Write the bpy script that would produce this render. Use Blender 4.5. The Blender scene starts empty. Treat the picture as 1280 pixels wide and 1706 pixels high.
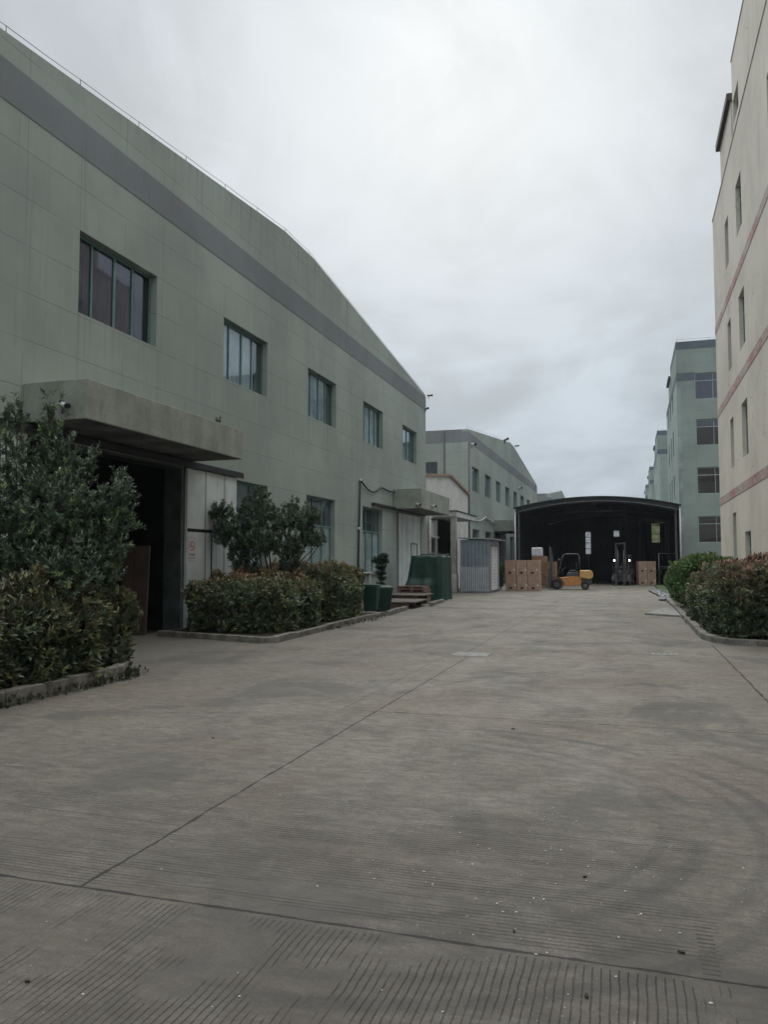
import bpy, bmesh, math, random
import numpy as np
from mathutils import Vector, Matrix
random.seed(7); rng = np.random.default_rng(11)
scene = bpy.context.scene
COL = scene.collection
# ---------------------------------------------------------------- camera
F = 1310.0; PITCH = math.atan(82 / F); YAW = math.atan(410 * math.cos(PITCH) / F)
cam_d = bpy.data.cameras.new('camera'); cam = bpy.data.objects.new('camera', cam_d); COL.objects.link(cam)
cam.location = (0, 0, 1.7); cam.rotation_euler = (math.pi / 2 + PITCH, 0, YAW)
cam_d.sensor_fit = 'VERTICAL'; cam_d.sensor_height = 24; cam_d.lens = 24 * F / 1706
cam_d.clip_start = 0.05; cam_d.clip_end = 3000
scene.camera = cam
# ---------------------------------------------------------------- sky and sun (overcast)
fw = Vector((-math.sin(YAW) * math.cos(PITCH), math.cos(YAW) * math.cos(PITCH), math.sin(PITCH)))
rt = Vector((math.cos(YAW), math.sin(YAW), 0)); upv = rt.cross(fw)
SUN_DIR = (fw * F + rt * 120 - upv * (80 - 853)).normalized()
world = bpy.data.worlds.new("World"); scene.world = world; world.use_nodes = True
wt = world.node_tree; wt.nodes.clear()


class NT:
    """small wrapper for node building"""
    def __init__(s, t): s.t = t
    def n(s, typ, ins=None, **props):
        nd = s.t.nodes.new(typ)
        for k, v in props.items(): setattr(nd, k, v)
        for k, v in (ins or {}).items(): s.set(nd.inputs[k], v)
        return nd
    def set(s, sock, v):
        if isinstance(v, bpy.types.NodeSocket): s.t.links.new(v, sock)
        elif isinstance(v, (tuple, list)) and len(v) == 3 and sock.type == 'RGBA': sock.default_value = (*v, 1)
        else: sock.default_value = v
    def m(s, op, a, b=0.0, c=0.0, clamp=False):
        nd = s.n('ShaderNodeMath', operation=op, use_clamp=clamp)
        s.set(nd.inputs[0], a); s.set(nd.inputs[1], b); s.set(nd.inputs[2], c); return nd.outputs[0]
    def mix(s, f, a, b, mode='MIX'):
        nd = s.n('ShaderNodeMix', data_type='RGBA', blend_type=mode)
        s.set(nd.inputs[0], f); s.set(nd.inputs[6], a); s.set(nd.inputs[7], b); return nd.outputs[2]
    def noise(s, vec, scale, detail=3.0, rough=.55, dist=0.0):
        return s.n('ShaderNodeTexNoise', {'Vector': vec, 'Scale': scale, 'Detail': detail, 'Roughness': rough, 'Distortion': dist}).outputs[0]
    def mp(s, vec, scale=(1, 1, 1), loc=(0, 0, 0), rot=(0, 0, 0)):
        return s.n('ShaderNodeMapping', {'Vector': vec, 'Scale': scale, 'Location': loc, 'Rotation': rot}).outputs[0]
    def rng(s, v, a, b, c=0.0, d=1.0, smooth=True):
        nd = s.n('ShaderNodeMapRange', interpolation_type='SMOOTHSTEP' if smooth else 'LINEAR')
        s.set(nd.inputs[0], v)
        for i, x in enumerate((a, b, c, d)): s.set(nd.inputs[i + 1], x)
        return nd.outputs[0]
    def xyz(s, vec):
        return s.n('ShaderNodeSeparateXYZ', {0: vec}).outputs


w = NT(wt)
tc = w.n('ShaderNodeTexCoord').outputs['Generated']
sky = w.n('ShaderNodeTexSky', sky_type='NISHITA', sun_disc=False, sun_elevation=math.asin(SUN_DIR.z),
          sun_rotation=math.atan2(SUN_DIR.x, SUN_DIR.y), air_density=1.5, dust_density=4.0).outputs[0]
vx, vy, vz = w.xyz(tc)
# clouds are a layer seen on a plane overhead: stretch towards the horizon
den = w.m('ADD', w.m('MAXIMUM', vz, 0.0), 0.22)
cv = w.n('ShaderNodeCombineXYZ', {0: w.m('DIVIDE', vx, den), 1: w.m('DIVIDE', vy, den), 2: 0.0}).outputs[0]
rv = w.mp(cv, (1.0, .8, 1), rot=(0, 0, .9))
n1 = w.noise(rv, 1.5, 7, .56, .6); n2 = w.noise(w.mp(rv, loc=(4, 7, 1)), 3.6, 6, .6, .5)
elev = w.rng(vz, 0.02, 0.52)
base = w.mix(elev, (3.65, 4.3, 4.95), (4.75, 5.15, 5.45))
base = w.mix(w.rng(vz, .60, .86), base, (17.5, 17.9, 18.0))  # zenith above the frame raised to light walls and ground
nn = w.m('ADD', w.m('MULTIPLY', n1, .75), w.m('MULTIPLY', n2, .25))
shade = w.rng(nn, .36, .64, .85, 1.17)
dn = w.n('ShaderNodeVectorMath', {0: tc, 1: tuple(SUN_DIR)}, operation='DOT_PRODUCT').outputs['Value']
glow = w.m('MULTIPLY', w.m('POWER', w.m('MAXIMUM', dn, 0.0), 14.0), .17)
glow2 = w.m('MULTIPLY', w.m('POWER', w.m('MAXIMUM', dn, 0.0), 240.0), w.rng(n2, .3, .6, .03, .12))
k = w.m('ADD', w.m('ADD', shade, glow), glow2)
k = w.m('MULTIPLY', k, w.rng(dn, -.1, -.7, 1.0, 1.5))  # unseen sky behind the camera brightened as added fill light
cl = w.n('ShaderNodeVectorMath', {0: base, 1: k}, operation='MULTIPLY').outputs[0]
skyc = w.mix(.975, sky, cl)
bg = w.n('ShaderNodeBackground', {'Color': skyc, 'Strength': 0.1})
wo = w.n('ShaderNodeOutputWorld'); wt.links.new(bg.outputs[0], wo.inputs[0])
sl = bpy.data.lights.new('sun', 'SUN'); sl.energy = 0.7; sl.angle = math.radians(25); sl.color = (1, .97, .92)
so = bpy.data.objects.new('sun', sl); COL.objects.link(so)
so.rotation_euler = SUN_DIR.to_track_quat('Z', 'Y').to_euler(); so.location = (0, 0, 60)
scene.view_settings.view_transform = 'Standard'; scene.view_settings.look = 'None'
scene.view_settings.exposure = 0.27; scene.view_settings.gamma = 1


# ================================================================ materials
def newmat(name):
    m = bpy.data.materials.new(name); m.use_nodes = True; m.node_tree.nodes.clear()
    t = NT(m.node_tree)
    o = t.n('ShaderNodeOutputMaterial')
    return m, t, o


def finish(m, t, o, col, rough=.8, metal=0.0, spec=.35, bump=None, bs=.3, bd=.01, extra=None):
    p = t.n('ShaderNodeBsdfPrincipled', {'Base Color': col, 'Roughness': rough, 'Metallic': metal, 'Specular IOR Level': spec})
    for k, v in (extra or {}).items(): t.set(p.inputs[k], v)
    if bump is not None:
        b = t.n('ShaderNodeBump', {'Height': bump, 'Strength': bs, 'Distance': bd}); t.set(p.inputs['Normal'], b.outputs[0])
    t.t.links.new(p.outputs[0], o.inputs[0]); return m


def simple(name, col, rough=.7, metal=0.0, var=.18, scale=3.0, spec=.35, dirt=None, bump=.15, emit=None):
    m, t, o = newmat(name)
    c = t.n('ShaderNodeTexCoord').outputs['Object']
    a = t.noise(c, scale, 5); b = t.noise(c, scale * 9, 3)
    f = t.m('ADD', t.m('MULTIPLY', a, .7), t.m('MULTIPLY', b, .3))
    lo = tuple(x * (1 - var * 1.6) for x in col); hi = tuple(min(1, x * (1 + var * 1.4)) for x in col)
    cc = t.mix(t.rng(f, .3, .7), lo, hi)
    if dirt:
        d = t.noise(t.mp(c, (3, 3, .6)), scale * 1.7, 5, .65)
        cc = t.mix(t.rng(d, .52, .72, 0, .7), cc, dirt)
    ex = {}
    if emit: ex = {'Emission Color': (*emit[0], 1), 'Emission Strength': emit[1]}
    return finish(m, t, o, cc, t.rng(b, .3, .7, max(.05, rough - .08), min(1, rough + .08)), metal, spec, b if bump else None, bump or 0, .004, ex)


def line(t, v, off, period, width, amp=None):
    """1 on thin lines every period along v"""
    q = t.m('PINGPONG', t.m('SUBTRACT', v, off), period / 2)
    return t.m('LESS_THAN', q, width / 2)


def render_wall(name, col, axis='Y', ver=(12.85, 1.4625), hor=(4.84, .87), stain=(.1, .1, .09), warm=.0):
    m, t, o = newmat(name)
    c = t.n('ShaderNodeTexCoord').outputs['Object']
    X, Y, Z = t.xyz(c)
    u = Y if axis == 'Y' else X
    big = t.noise(c, .22, 5, .6); mid = t.noise(c, 1.3, 6, .6); fine = t.noise(c, 22, 4, .7)
    cc = t.mix(t.rng(big, .35, .65), tuple(x * .84 for x in col), tuple(x * 1.1 for x in col))
    cc = t.mix(t.rng(mid, .4, .75, 0, .32), cc, (col[0] * 1.12, col[1] * 1.02, col[2] * .9))
    cc = t.mix(t.rng(fine, .3, .7, 0, .10), cc, tuple(x * .6 for x in col))
    # panels differ a little
    cell = t.n('ShaderNodeTexWhiteNoise', {'Vector': t.n('ShaderNodeCombineXYZ', {
        0: t.m('FLOOR', t.m('DIVIDE', t.m('SUBTRACT', u, ver[0]), ver[1])), 1: t.m('FLOOR', t.m('DIVIDE', t.m('SUBTRACT', Z, hor[0]), hor[1])), 2: 1.0}).outputs[0]}, noise_dimensions='3D').outputs[0]
    cc = t.mix(t.m('MULTIPLY', cell, .10), cc, tuple(x * .55 for x in col))
    # rain streaks
    st = t.noise(t.mp(c, (2.6, 2.6, .10)), 2.2, 6, .65)
    msk = t.noise(t.mp(c, loc=(3, 9, 4)), .5, 3)
    cc = t.mix(t.m('MULTIPLY', t.rng(st, .52, .8), t.rng(msk, .35, .65, .04, .42)), cc, stain)
    st2 = t.noise(t.mp(c, (7, 7, .16), loc=(5, 2, 0)), 2.0, 5, .65)
    cc = t.mix(t.rng(st2, .55, .8, 0, .28), cc, tuple(min(1, x * 1.45) for x in col))
    # splash dirt that grows out of the foot of the wall
    ft = t.m('MULTIPLY', t.rng(Z, .9, .0), t.rng(t.noise(c, 2.6, 5, .7), .3, .7, .1, .8))
    cc = t.mix(t.m('MULTIPLY', ft, .6), cc, stain)
    if axis == 'Y' and name == 'green_render':
        pu = t.m('MODULO', t.m('SUBTRACT', u, 7.0 + 5.85 - .05 - 5.86), 5.86)
        inw = t.m('MULTIPLY', t.m('LESS_THAN', pu, 2.9), t.m('LESS_THAN', u, 42.0))
        dz = t.m('MULTIPLY', t.rng(Z, 4.9, 6.6, 0, 1), t.m('LESS_THAN', Z, 6.66))
        sd = t.noise(t.mp(c, (1, 5.5, .10), loc=(1, 3, 0)), 2.0, 5, .6)
        cc = t.mix(t.m('MULTIPLY', t.m('MULTIPLY', inw, dz), t.rng(sd, .45, .75, .0, .34)), cc, stain)
        gz = t.m('MULTIPLY', t.rng(Z, 10.4, 12.2), t.rng(t.noise(t.mp(c, (1, 3.5, .12), loc=(4, 0, 0)), 2.0, 6, .7), .48, .78, 0, .55))
        cc = t.mix(gz, cc, (.05, .06, .05))
    br = t.noise(t.mp(c, loc=(9, 1, 3)), .7, 3)
    lh = line(t, Z, hor[0], hor[1], .014); lv = line(t, u, ver[0], ver[1], .014)
    lh2 = t.m('MULTIPLY', lh, t.rng(br, .38, .5, .12, .62)); lv2 = t.m('MULTIPLY', lv, t.rng(br, .42, .56, .12, .5))
    ln = t.m('MAXIMUM', lh2, lv2)
    cc = t.mix(ln, cc, tuple(x * .35 for x in col))
    h = t.m('SUBTRACT', t.m('MULTIPLY', fine, .25), ln)
    return finish(m, t, o, cc, .82, 0, .3, h, .35, .012)


M = {}
M['wall'] = render_wall('green_render', (.325, .372, .342))
M['wall_x'] = render_wall('green_render_side', (.30, .36, .335), 'X', (-10.9, 1.25), (4.84, .87))
M['wall_far'] = render_wall('green_render_far', (.26, .31, .285), 'X', (5.2, 2.7), (3.2, .95))
M['wall_far_w'] = render_wall('green_render_far_west', (.32, .40, .37), 'Y', (66.5, 2.7), (3.2, .95))
M['stripe'] = render_wall('grey_band', (.20, .22, .235), 'Y', (12.85, 5.85), (0, 40), (.1, .11, .12))
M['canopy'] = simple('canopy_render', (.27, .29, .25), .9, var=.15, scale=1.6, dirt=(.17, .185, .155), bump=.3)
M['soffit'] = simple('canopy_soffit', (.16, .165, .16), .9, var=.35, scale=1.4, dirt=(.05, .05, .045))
M['frame'] = simple('green_aluminium_frame', (.13, .225, .215), .45, .2, var=.1)
M['frame_pale'] = simple('pale_aluminium_frame', (.30, .36, .35), .45, .2, var=.1)
M['conc'] = simple('kerb_concrete', (.19, .18, .155), .95, var=.3, scale=4, dirt=(.055, .06, .04), bump=.5)
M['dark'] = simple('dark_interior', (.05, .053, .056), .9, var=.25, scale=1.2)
M['darkfloor'] = simple('dark_inner_floor', (.055, .055, .053), .8, var=.3, scale=1)  # evenly dark floor sheet laid inside the buildings
M['darkjamb'] = simple('dark_painted_jamb', (.048, .062, .058), .65, var=.25, scale=2.5, dirt=(.09, .09, .08))
M['roof'] = simple('roof_sheet', (.12, .14, .15), .7, var=.2, scale=1)
M['wire'] = simple('galvanised_wire', (.14, .15, .155), .5, .6)
M['black'] = simple('black_plastic', (.018, .018, .02), .5)
M['rubber'] = simple('tyre_rubber', (.022, .022, .022), .85, scale=12)
M['whitepl'] = simple('white_plastic', (.62, .63, .62), .5, var=.08)
M['glasslamp'] = simple('headlight_glow', (1, .95, .85), .3, emit=((1, .86, .66), 9.0))
M['orange'] = simple('orange_paint', (.46, .21, .065), .42, var=.12, scale=6, dirt=(.12, .07, .04))
M['yellow'] = simple('yellow_paint', (.52, .31, .11), .42, var=.12, scale=6, dirt=(.16, .1, .05))
M['steel'] = simple('worn_steel', (.14, .14, .145), .4, .7, scale=9)
M['forkdark'] = simple('black_worn_paint', (.07, .073, .08), .4, .2, scale=9)
M['bin'] = simple('green_bin_plastic', (.008, .044, .032), .5, var=.2, scale=3, dirt=(.03, .06, .045))
M['soil'] = simple('planter_soil', (.045, .038, .028), 1, var=.4, scale=12, bump=1)
M['bark'] = simple('bark', (.07, .06, .05), .95, var=.35, scale=14, bump=.8)
M['plank'] = simple('weathered_plank', (.23, .20, .165), .9, var=.25, scale=5, dirt=(.08, .07, .055), bump=.4)
M['plate'] = simple('worn_platform_board', (.135, .12, .10), .85, var=.25, scale=3, dirt=(.06, .05, .045), bump=.3)
M['rust'] = simple('rusty_trim', (.30, .20, .155), .85, var=.4, scale=9, dirt=(.55, .53, .50))
M['pipe_w'] = simple('white_pipe', (.48, .49, .48), .5, var=.15, scale=6, dirt=(.2, .19, .16))
M['scrap'] = simple('pale_plastic_sheet', (.15, .155, .17), .7, var=.2, scale=6)
M['patch'] = simple('pale_cement_patch', (.24, .24, .225), .9, var=.2, scale=9, bump=.3)
M['grit'] = simple('pale_stone_chips', (.42, .41, .38), .9, var=.35, scale=30)
M['leaflit'] = simple('fallen_leaves', (.035, .03, .022), .9, var=.3, scale=30)
M['pot'] = simple('glazed_pot', (.035, .03, .028), .4)
M['potw'] = simple('white_pot', (.5, .48, .46), .6)


def ribbed(name, col, axis, period, dirt, depth=.02, var=.12):
    m, t, o = newmat(name)
    c = t.n('ShaderNodeTexCoord').outputs['Object']
    X, Y, Z = t.xyz(c); u = {'X': X, 'Y': Y, 'Z': Z}[axis]
    q = t.m('PINGPONG', u, period / 2)
    rib = t.rng(q, period * .03, period * .13)
    seam = t.m('LESS_THAN', q, period * .035)
    n = t.noise(c, 1.5, 5, .6)
    cc = t.mix(t.rng(n, .3, .7), tuple(x * (1 - var) for x in col), tuple(min(1, x * (1 + var)) for x in col))
    st = t.noise(t.mp(c, (5, 5, .25)), 2.0, 6, .65)
    cc = t.mix(t.rng(st, .52, .8, 0, .6), cc, dirt)
    cc = t.mix(t.m('MULTIPLY', seam, .75), cc, tuple(x * .3 for x in col))
    return finish(m, t, o, cc, .55, .1, .35, rib, .8, depth)


M['white_panel'] = ribbed('white_door_panel', (.60, .64, .63), 'Y', .98, (.27, .22, .15), .008)
M['white_clad'] = ribbed('white_cladding', (.64, .62, .59), 'Y', .44, (.30, .27, .25), .03)
M['blue_clad'] = ribbed('blue_grey_cladding', (.20, .245, .28), 'X', .21, (.10, .12, .14), .03)
M['shutter'] = ribbed('white_roller_shutter', (.60, .60, .59), 'Z', .17, (.22, .2, .18), .02)
M['shed_clad'] = ribbed('dark_shed_cladding', (.045, .05, .056), 'Y', .3, (.022, .022, .022), .03)
M['shed_back'] = ribbed('dark_shed_end_cladding', (.04, .045, .052), 'X', .3, (.022, .022, .022), .03)
M['shed_roof'] = simple('dark_green_roof_sheet', (.026, .042, .040), .7, var=.3, scale=2)


def glassmat(name, tint, refl=1.0, rough=.03):
    m, t, o = newmat(name)
    g = t.n('ShaderNodeBsdfGlossy', {'Color': (.92, .95, 1, 1), 'Roughness': rough})
    nz = t.noise(t.n('ShaderNodeTexCoord').outputs['Object'], .6, 2)
    b = t.n('ShaderNodeBump', {'Height': nz, 'Strength': .12, 'Distance': .05}); t.set(g.inputs['Normal'], b.outputs[0])
    tr = t.n('ShaderNodeBsdfTransparent', {'Color': (*tint, 1)})
    fa = t.n('ShaderNodeLayerWeight', {'Blend': .5}).outputs['Facing']
    f = t.m('ADD', t.m('MULTIPLY', t.m('POWER', fa, 4.0), .75), .06, clamp=True)
    mx = t.n('ShaderNodeMixShader', {0: f}); t.t.links.new(tr.outputs[0], mx.inputs[1]); t.t.links.new(g.outputs[0], mx.inputs[2])
    t.t.links.new(mx.outputs[0], o.inputs[0]); return m


M['glass'] = glassmat('window_glass', (.84, .88, .89))
M['glass_dark'] = glassmat('tinted_window_glass', (.62, .62, .68))


def curtainmat(name, col, period, axis='Y'):
    m, t, o = newmat(name)
    c = t.n('ShaderNodeTexCoord').outputs['Object']
    X, Y, Z = t.xyz(c); u = Y if axis == 'Y' else X
    wv = t.m('SINE', t.m('MULTIPLY', t.m('ADD', u, t.m('MULTIPLY', t.noise(c, 1.2, 2), .15)), 2 * math.pi / period))
    n = t.noise(c, 1.7, 3)
    cc = t.mix(t.rng(n, .3, .7), tuple(x * .8 for x in col), tuple(min(1, x * 1.15) for x in col))
    return finish(m, t, o, cc, .9, 0, .2, wv, .6, .02)


M['curtain_grey'] = curtainmat('grey_blinds', (.30, .30, .34), .13)
M['curtain_blue'] = curtainmat('pale_blue_blinds', (.58, .63, .68), .13)
M['curtain_white'] = curtainmat('white_curtain', (.80, .84, .82), .22)
M['curtain_dark'] = curtainmat('dark_blinds', (.16, .165, .19), .13)
M['curtain_x'] = curtainmat('violet_grey_curtain', (.09, .09, .115), .3, 'X')


def frosted(name, col):
    m, t, o = newmat(name)
    c = t.n('ShaderNodeTexCoord').outputs['Object']
    n = t.noise(c, 3, 4)
    cc = t.mix(t.rng(n, .3, .7), tuple(x * .7 for x in col), col)
    a = t.n('ShaderNodeBsdfTranslucent', {'Color': cc}); b = t.n('ShaderNodeBsdfTransparent', {'Color': cc})
    mx = t.n('ShaderNodeMixShader', {0: .45}); t.t.links.new(a.outputs[0], mx.inputs[1]); t.t.links.new(b.outputs[0], mx.inputs[2])
    t.t.links.new(mx.outputs[0], o.inputs[0]); return m


M['fr_white'] = frosted('frosted_skylight', (.75, .76, .8))
M['fr_green'] = frosted('greenish_skylight', (.48, .52, .38))


def pale_wall():
    m, t, o = newmat('pale_cream_render')
    c = t.n('ShaderNodeTexCoord').outputs['Object']; X, Y, Z = t.xyz(c)
    col = (.64, .595, .51)
    big = t.noise(c, .3, 5, .6); fine = t.noise(c, 18, 4, .7)
    cc = t.mix(t.rng(big, .35, .65), tuple(x * .88 for x in col), tuple(x * 1.08 for x in col))
    cc = t.mix(t.rng(fine, .3, .7, 0, .08), cc, tuple(x * .6 for x in col))
    cr = t.n('ShaderNodeTexVoronoi', {'Vector': t.n('ShaderNodeVectorMath', {0: c, 1: t.n('ShaderNodeVectorMath', {0: t.n('ShaderNodeTexNoise', {'Vector': c, 'Scale': 1.5, 'Detail': 4}).outputs[1], 1: (.9, .9, .9)}, operation='MULTIPLY').outputs[0]}, operation='ADD').outputs[0], 'Scale': .45}, feature='DISTANCE_TO_EDGE').outputs[0]
    mk = t.noise(t.mp(c, loc=(2, 5, 1)), .35, 3)
    crack = t.m('MULTIPLY', t.m('LESS_THAN', cr, .0045), t.rng(mk, .45, .55))
    cc = t.mix(t.m('MULTIPLY', crack, .45), cc, (.16, .15, .13))
    st = t.noise(t.mp(c, (3, 3, .12)), 2.2, 6, .65)
    cc = t.mix(t.rng(st, .54, .8, 0, .42), cc, (.2, .2, .18))
    st3 = t.noise(t.mp(c, (3, 3, .5), loc=(1, 8, 3)), 1.4, 6, .7)
    cc = t.mix(t.rng(st3, .64, .74, 0, .45), cc, (.22, .21, .19))
    return finish(m, t, o, cc, .9, 0, .25, fine, .2, .01)


def red_stripe():
    m, t, o = newmat('peeling_red_tiles')
    c = t.n('ShaderNodeTexCoord').outputs['Object']; X, Y, Z = t.xyz(c)
    n = t.noise(t.mp(c, (1, 1, 1)), 7, 6, .75); g = t.noise(c, .6, 4)
    pe = t.rng(t.m('ADD', n, t.m('MULTIPLY', g, .5)), .70, .80)
    cc = t.mix(t.rng(t.noise(c, 3, 4), .3, .7), (.33, .15, .14), (.42, .22, .20))
    tl = line(t, Y, 0, .24, .012); cc = t.mix(t.m('MULTIPLY', tl, .4), cc, (.4, .33, .3))
    cc = t.mix(pe, cc, (.43, .40, .36))
    return finish(m, t, o, cc, .85, 0, .3, n, .3, .01)


M['pale'] = pale_wall(); M['red'] = red_stripe()
M['pale_reveal'] = simple('reveal_plaster', (.27, .25, .2), .9, var=.2)


def ground_mat():
    m, t, o = newmat('concrete_yard')
    c = t.n('ShaderNodeTexCoord').outputs['Object']; X, Y, Z = t.xyz(c)
    col = (.225, .206, .160)
    wob = t.m('MULTIPLY', t.m('SUBTRACT', t.noise(t.mp(c, loc=(3, 3, 0)), 1.6, 4, .6), .5), .05)
    big = t.noise(c, .16, 6, .66, .6); mid = t.noise(c, .8, 9, .72, .3); fine = t.noise(c, 42, 6, .8)
    cc = t.mix(t.rng(big, .34, .66), tuple(x * .78 for x in col), tuple(x * 1.12 for x in col))
    cc = t.mix(t.rng(mid, .46, .6, 0, .42), cc, (.125, .128, .105))
    pat = t.noise(t.mp(c, loc=(7, 1, 0)), 2.3, 9, .78, .5)
    cc = t.mix(t.rng(pat, .5, .62, 0, .6), cc, (.27, .255, .21))
    warm = t.noise(t.mp(c, loc=(1, 6, 0)), .45, 5)
    cc = t.mix(t.rng(warm, .46, .62, 0, .6), cc, (.185, .140, .105))
    slab = t.n('ShaderNodeTexWhiteNoise', {'Vector': t.n('ShaderNodeCombineXYZ', {0: t.m('FLOOR', t.m('DIVIDE', t.m('ADD', X, 2.78), 4.35)), 1: t.m('FLOOR', t.m('DIVIDE', t.m('SUBTRACT', Y, 3.56), 5.06)), 2: 3.0}).outputs[0]}, noise_dimensions='3D').outputs[0]
    cc = t.mix(t.m('MULTIPLY', slab, .34), cc, (.125, .115, .09))
    # brushing across the road
    brush = t.noise(t.mp(c, (1.2, 9, 1)), 1.6, 6, .7)
    cc = t.mix(t.rng(brush, .45, .68, 0, .55), cc, (.088, .084, .074))
    brush2 = t.noise(t.mp(c, (.5, 22, 1), loc=(3, 0, 0)), 1.6, 4, .6)
    cc = t.mix(t.rng(brush2, .5, .75, 0, .22), cc, (.29, .28, .26))
    cc = t.mix(t.rng(fine, .42, .6, 0, .55), cc, (.072, .069, .062))
    fine2 = t.noise(t.mp(c, loc=(2, 2, 2)), 120, 3, .7)
    cc = t.mix(t.rng(fine2, .5, .66, 0, .34), cc, (.4, .39, .37))
    sc1 = t.noise(t.mp(c, (1, 2.2, 1), loc=(4, 4, 0)), 5.0, 9, .75)
    cc = t.mix(t.rng(sc1, .47, .58, 0, .62), cc, (.098, .088, .07)); cc = t.mix(t.rng(sc1, .45, .33, 0, .4), cc, (.27, .255, .215))
    sc2 = t.noise(t.mp(c, loc=(1, 9, 0)), 16, 6, .8)
    cc = t.mix(t.rng(sc2, .5, .64, 0, .45), cc, (.085, .078, .066)); cc = t.mix(t.rng(sc2, .44, .32, 0, .4), cc, (.30, .285, .25))
    # near ground: dirt plus vignette-like darkening towards the camera, painted into the colour
    near = t.m('MULTIPLY', t.rng(Y, 8.5, 2.5), t.rng(mid, .25, .6, .45, 1)); cc = t.mix(t.m('MULTIPLY', near, .72), cc, (.072, .064, .057))
    oil = t.noise(t.mp(c, loc=(5, 5, 0)), .55, 5, .65, .8)
    cc = t.mix(t.rng(oil, .52, .62, 0, .62), cc, (.08, .075, .07))
    # joints
    Yw = t.m('ADD', Y, wob); Xw = t.m('ADD', X, wob)
    jb = t.noise(c, 5, 3, .6); jw = t.m('ADD', t.rng(jb, .35, .7, .008, .022), t.rng(t.noise(c, 1.7, 4, .6), .62, .74, 0, .035))

    def ln(v, at, wd): return t.m('LESS_THAN', t.m('ABSOLUTE', t.m('SUBTRACT', v, at)), wd)
    def between(v, a, b): return t.m('MULTIPLY', t.m('GREATER_THAN', v, a), t.m('LESS_THAN', v, b))
    j = ln(Yw, 3.56, t.m('MULTIPLY', jw, .75))
    j = t.m('MAXIMUM', j, t.m('MULTIPLY', ln(Yw, 8.62, t.m('MULTIPLY', jw, .7)), between(X, -3.0, 30)))
    j = t.m('MAXIMUM', j, t.m('MULTIPLY', ln(t.m('ADD', Yw, t.m('MULTIPLY', X, .03)), 4.47, .006), t.m('MULTIPLY', between(X, -30, -2.8), .6)))
    j = t.m('MAXIMUM', j, t.m('MULTIPLY', ln(Yw, 5.08, .006), t.m('MULTIPLY', between(X, -.6, 30), .55)))
    j = t.m('MAXIMUM', j, t.m('MULTIPLY', ln(Xw, -2.78, t.m('MULTIPLY', jw, .72)), between(Y, 3.56, 13.9)))
    j = t.m('MAXIMUM', j, t.m('MULTIPLY', ln(Xw, -3.2, .007), t.m('MULTIPLY', between(Y, 8.6, 14.0), .6)))
    j = t.m('MAXIMUM', j, t.m('MULTIPLY', ln(Xw, -2.95, .013), t.m('MULTIPLY', between(Y, 14.6, 70), .6)))
    j = t.m('MAXIMUM', j, t.m('MULTIPLY', ln(Xw, 1.57, jw), between(Y, 8.0, 17.4)))
    j = t.m('MAXIMUM', j, t.m('MULTIPLY', ln(Yw, 13.7, .012), .4))
    j = t.m('MAXIMUM', j, t.m('MULTIPLY', ln(Yw, 18.8, .02), .3))
    j = t.m('MAXIMUM', j, t.m('MULTIPLY', ln(Yw, 24, .03), .3))
    # roller grooves
    gb = t.noise(t.mp(c, (1.7, .75, 1), loc=(2.3, .6, 0)), 1.5, 3); gX = t.m('PINGPONG', Xw, .0175)
    g1 = t.m('MULTIPLY', t.rng(gX, .0012, .0052, 1, 0), t.m('MULTIPLY', t.m('LESS_THAN', Y, 3.52), t.rng(gb, .45, .50)))
    gc = t.noise(t.mp(c, (.28, 3.6, 1), loc=(0, 4.1, 0)), 1.5, 3); gY = t.m('PINGPONG', t.m('ADD', Yw, t.m('MULTIPLY', X, -.02)), .0175)
    g2 = t.m('MULTIPLY', t.rng(gY, .0015, .007, 1, 0), t.m('MULTIPLY', between(Y, 3.57, 5.6), t.m('MULTIPLY', t.rng(gc, .45, .54), t.m('LESS_THAN', X, .36))))
    g2 = t.m('MULTIPLY', g2, .8)
    gz = t.rng(t.m('PINGPONG', Y, .02), .002, .009, 1, 0)
    g3 = t.m('MULTIPLY', gz, t.m('MULTIPLY', between(X, .255, .33), between(Y, 3.58, 4.05)))
    g = t.m('MULTIPLY', t.m('MAXIMUM', t.m('MAXIMUM', g1, g2), g3), t.rng(fine, .25, .6, .35, .85))
    # tyre marks: arcs

    def arc(cx, cy, r, wd, s):
        d = t.m('SQRT', t.m('ADD', t.m('POWER', t.m('SUBTRACT', X, cx), 2.0), t.m('POWER', t.m('SUBTRACT', Y, cy), 2.0)))
        a = t.m('ABSOLUTE', t.m('SUBTRACT', d, r))
        return t.m('MULTIPLY', t.rng(a, wd, wd * .3, 0, 1), s)
    ar = t.m('MULTIPLY', arc(-1.2, 4.4, 3.05, .10, .2), t.rng(big, .4, .6))
    ar = t.m('MAXIMUM', ar, t.m('MULTIPLY', arc(-1.6, 3.6, 2.75, .13, .16), t.rng(mid, .35, .6)))
    ar = t.m('MAXIMUM', ar, t.m('MULTIPLY', arc(2.2, 8.5, 5.2, .10, .35), t.rng(big, .35, .6)))
    ar = t.m('MAXIMUM', ar, t.m('MULTIPLY', arc(-9, 9.5, 5.6, .09, .3), t.rng(mid, .35, .6)))
    ar = t.m('MAXIMUM', ar, arc(14, 9.0, 15.5, .14, .22))
    rr = None
    for R_, w_, s_ in ((2.56, .08, .66), (2.36, .06, .45), (2.02, .08, .52), (1.80, .06, .5), (3.1, .09, .45)):
        a_ = arc(-1.62, 5.45, R_, w_, s_); rr = a_ if rr is None else t.m('MAXIMUM', rr, a_)
    ar = t.m('MAXIMUM', ar, t.m('MULTIPLY', rr, t.m('MULTIPLY', t.rng(X, -1.9, -1.2), t.rng(t.noise(t.mp(c, loc=(2, 3, 0)), .7, 3), .30, .48))))
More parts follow.
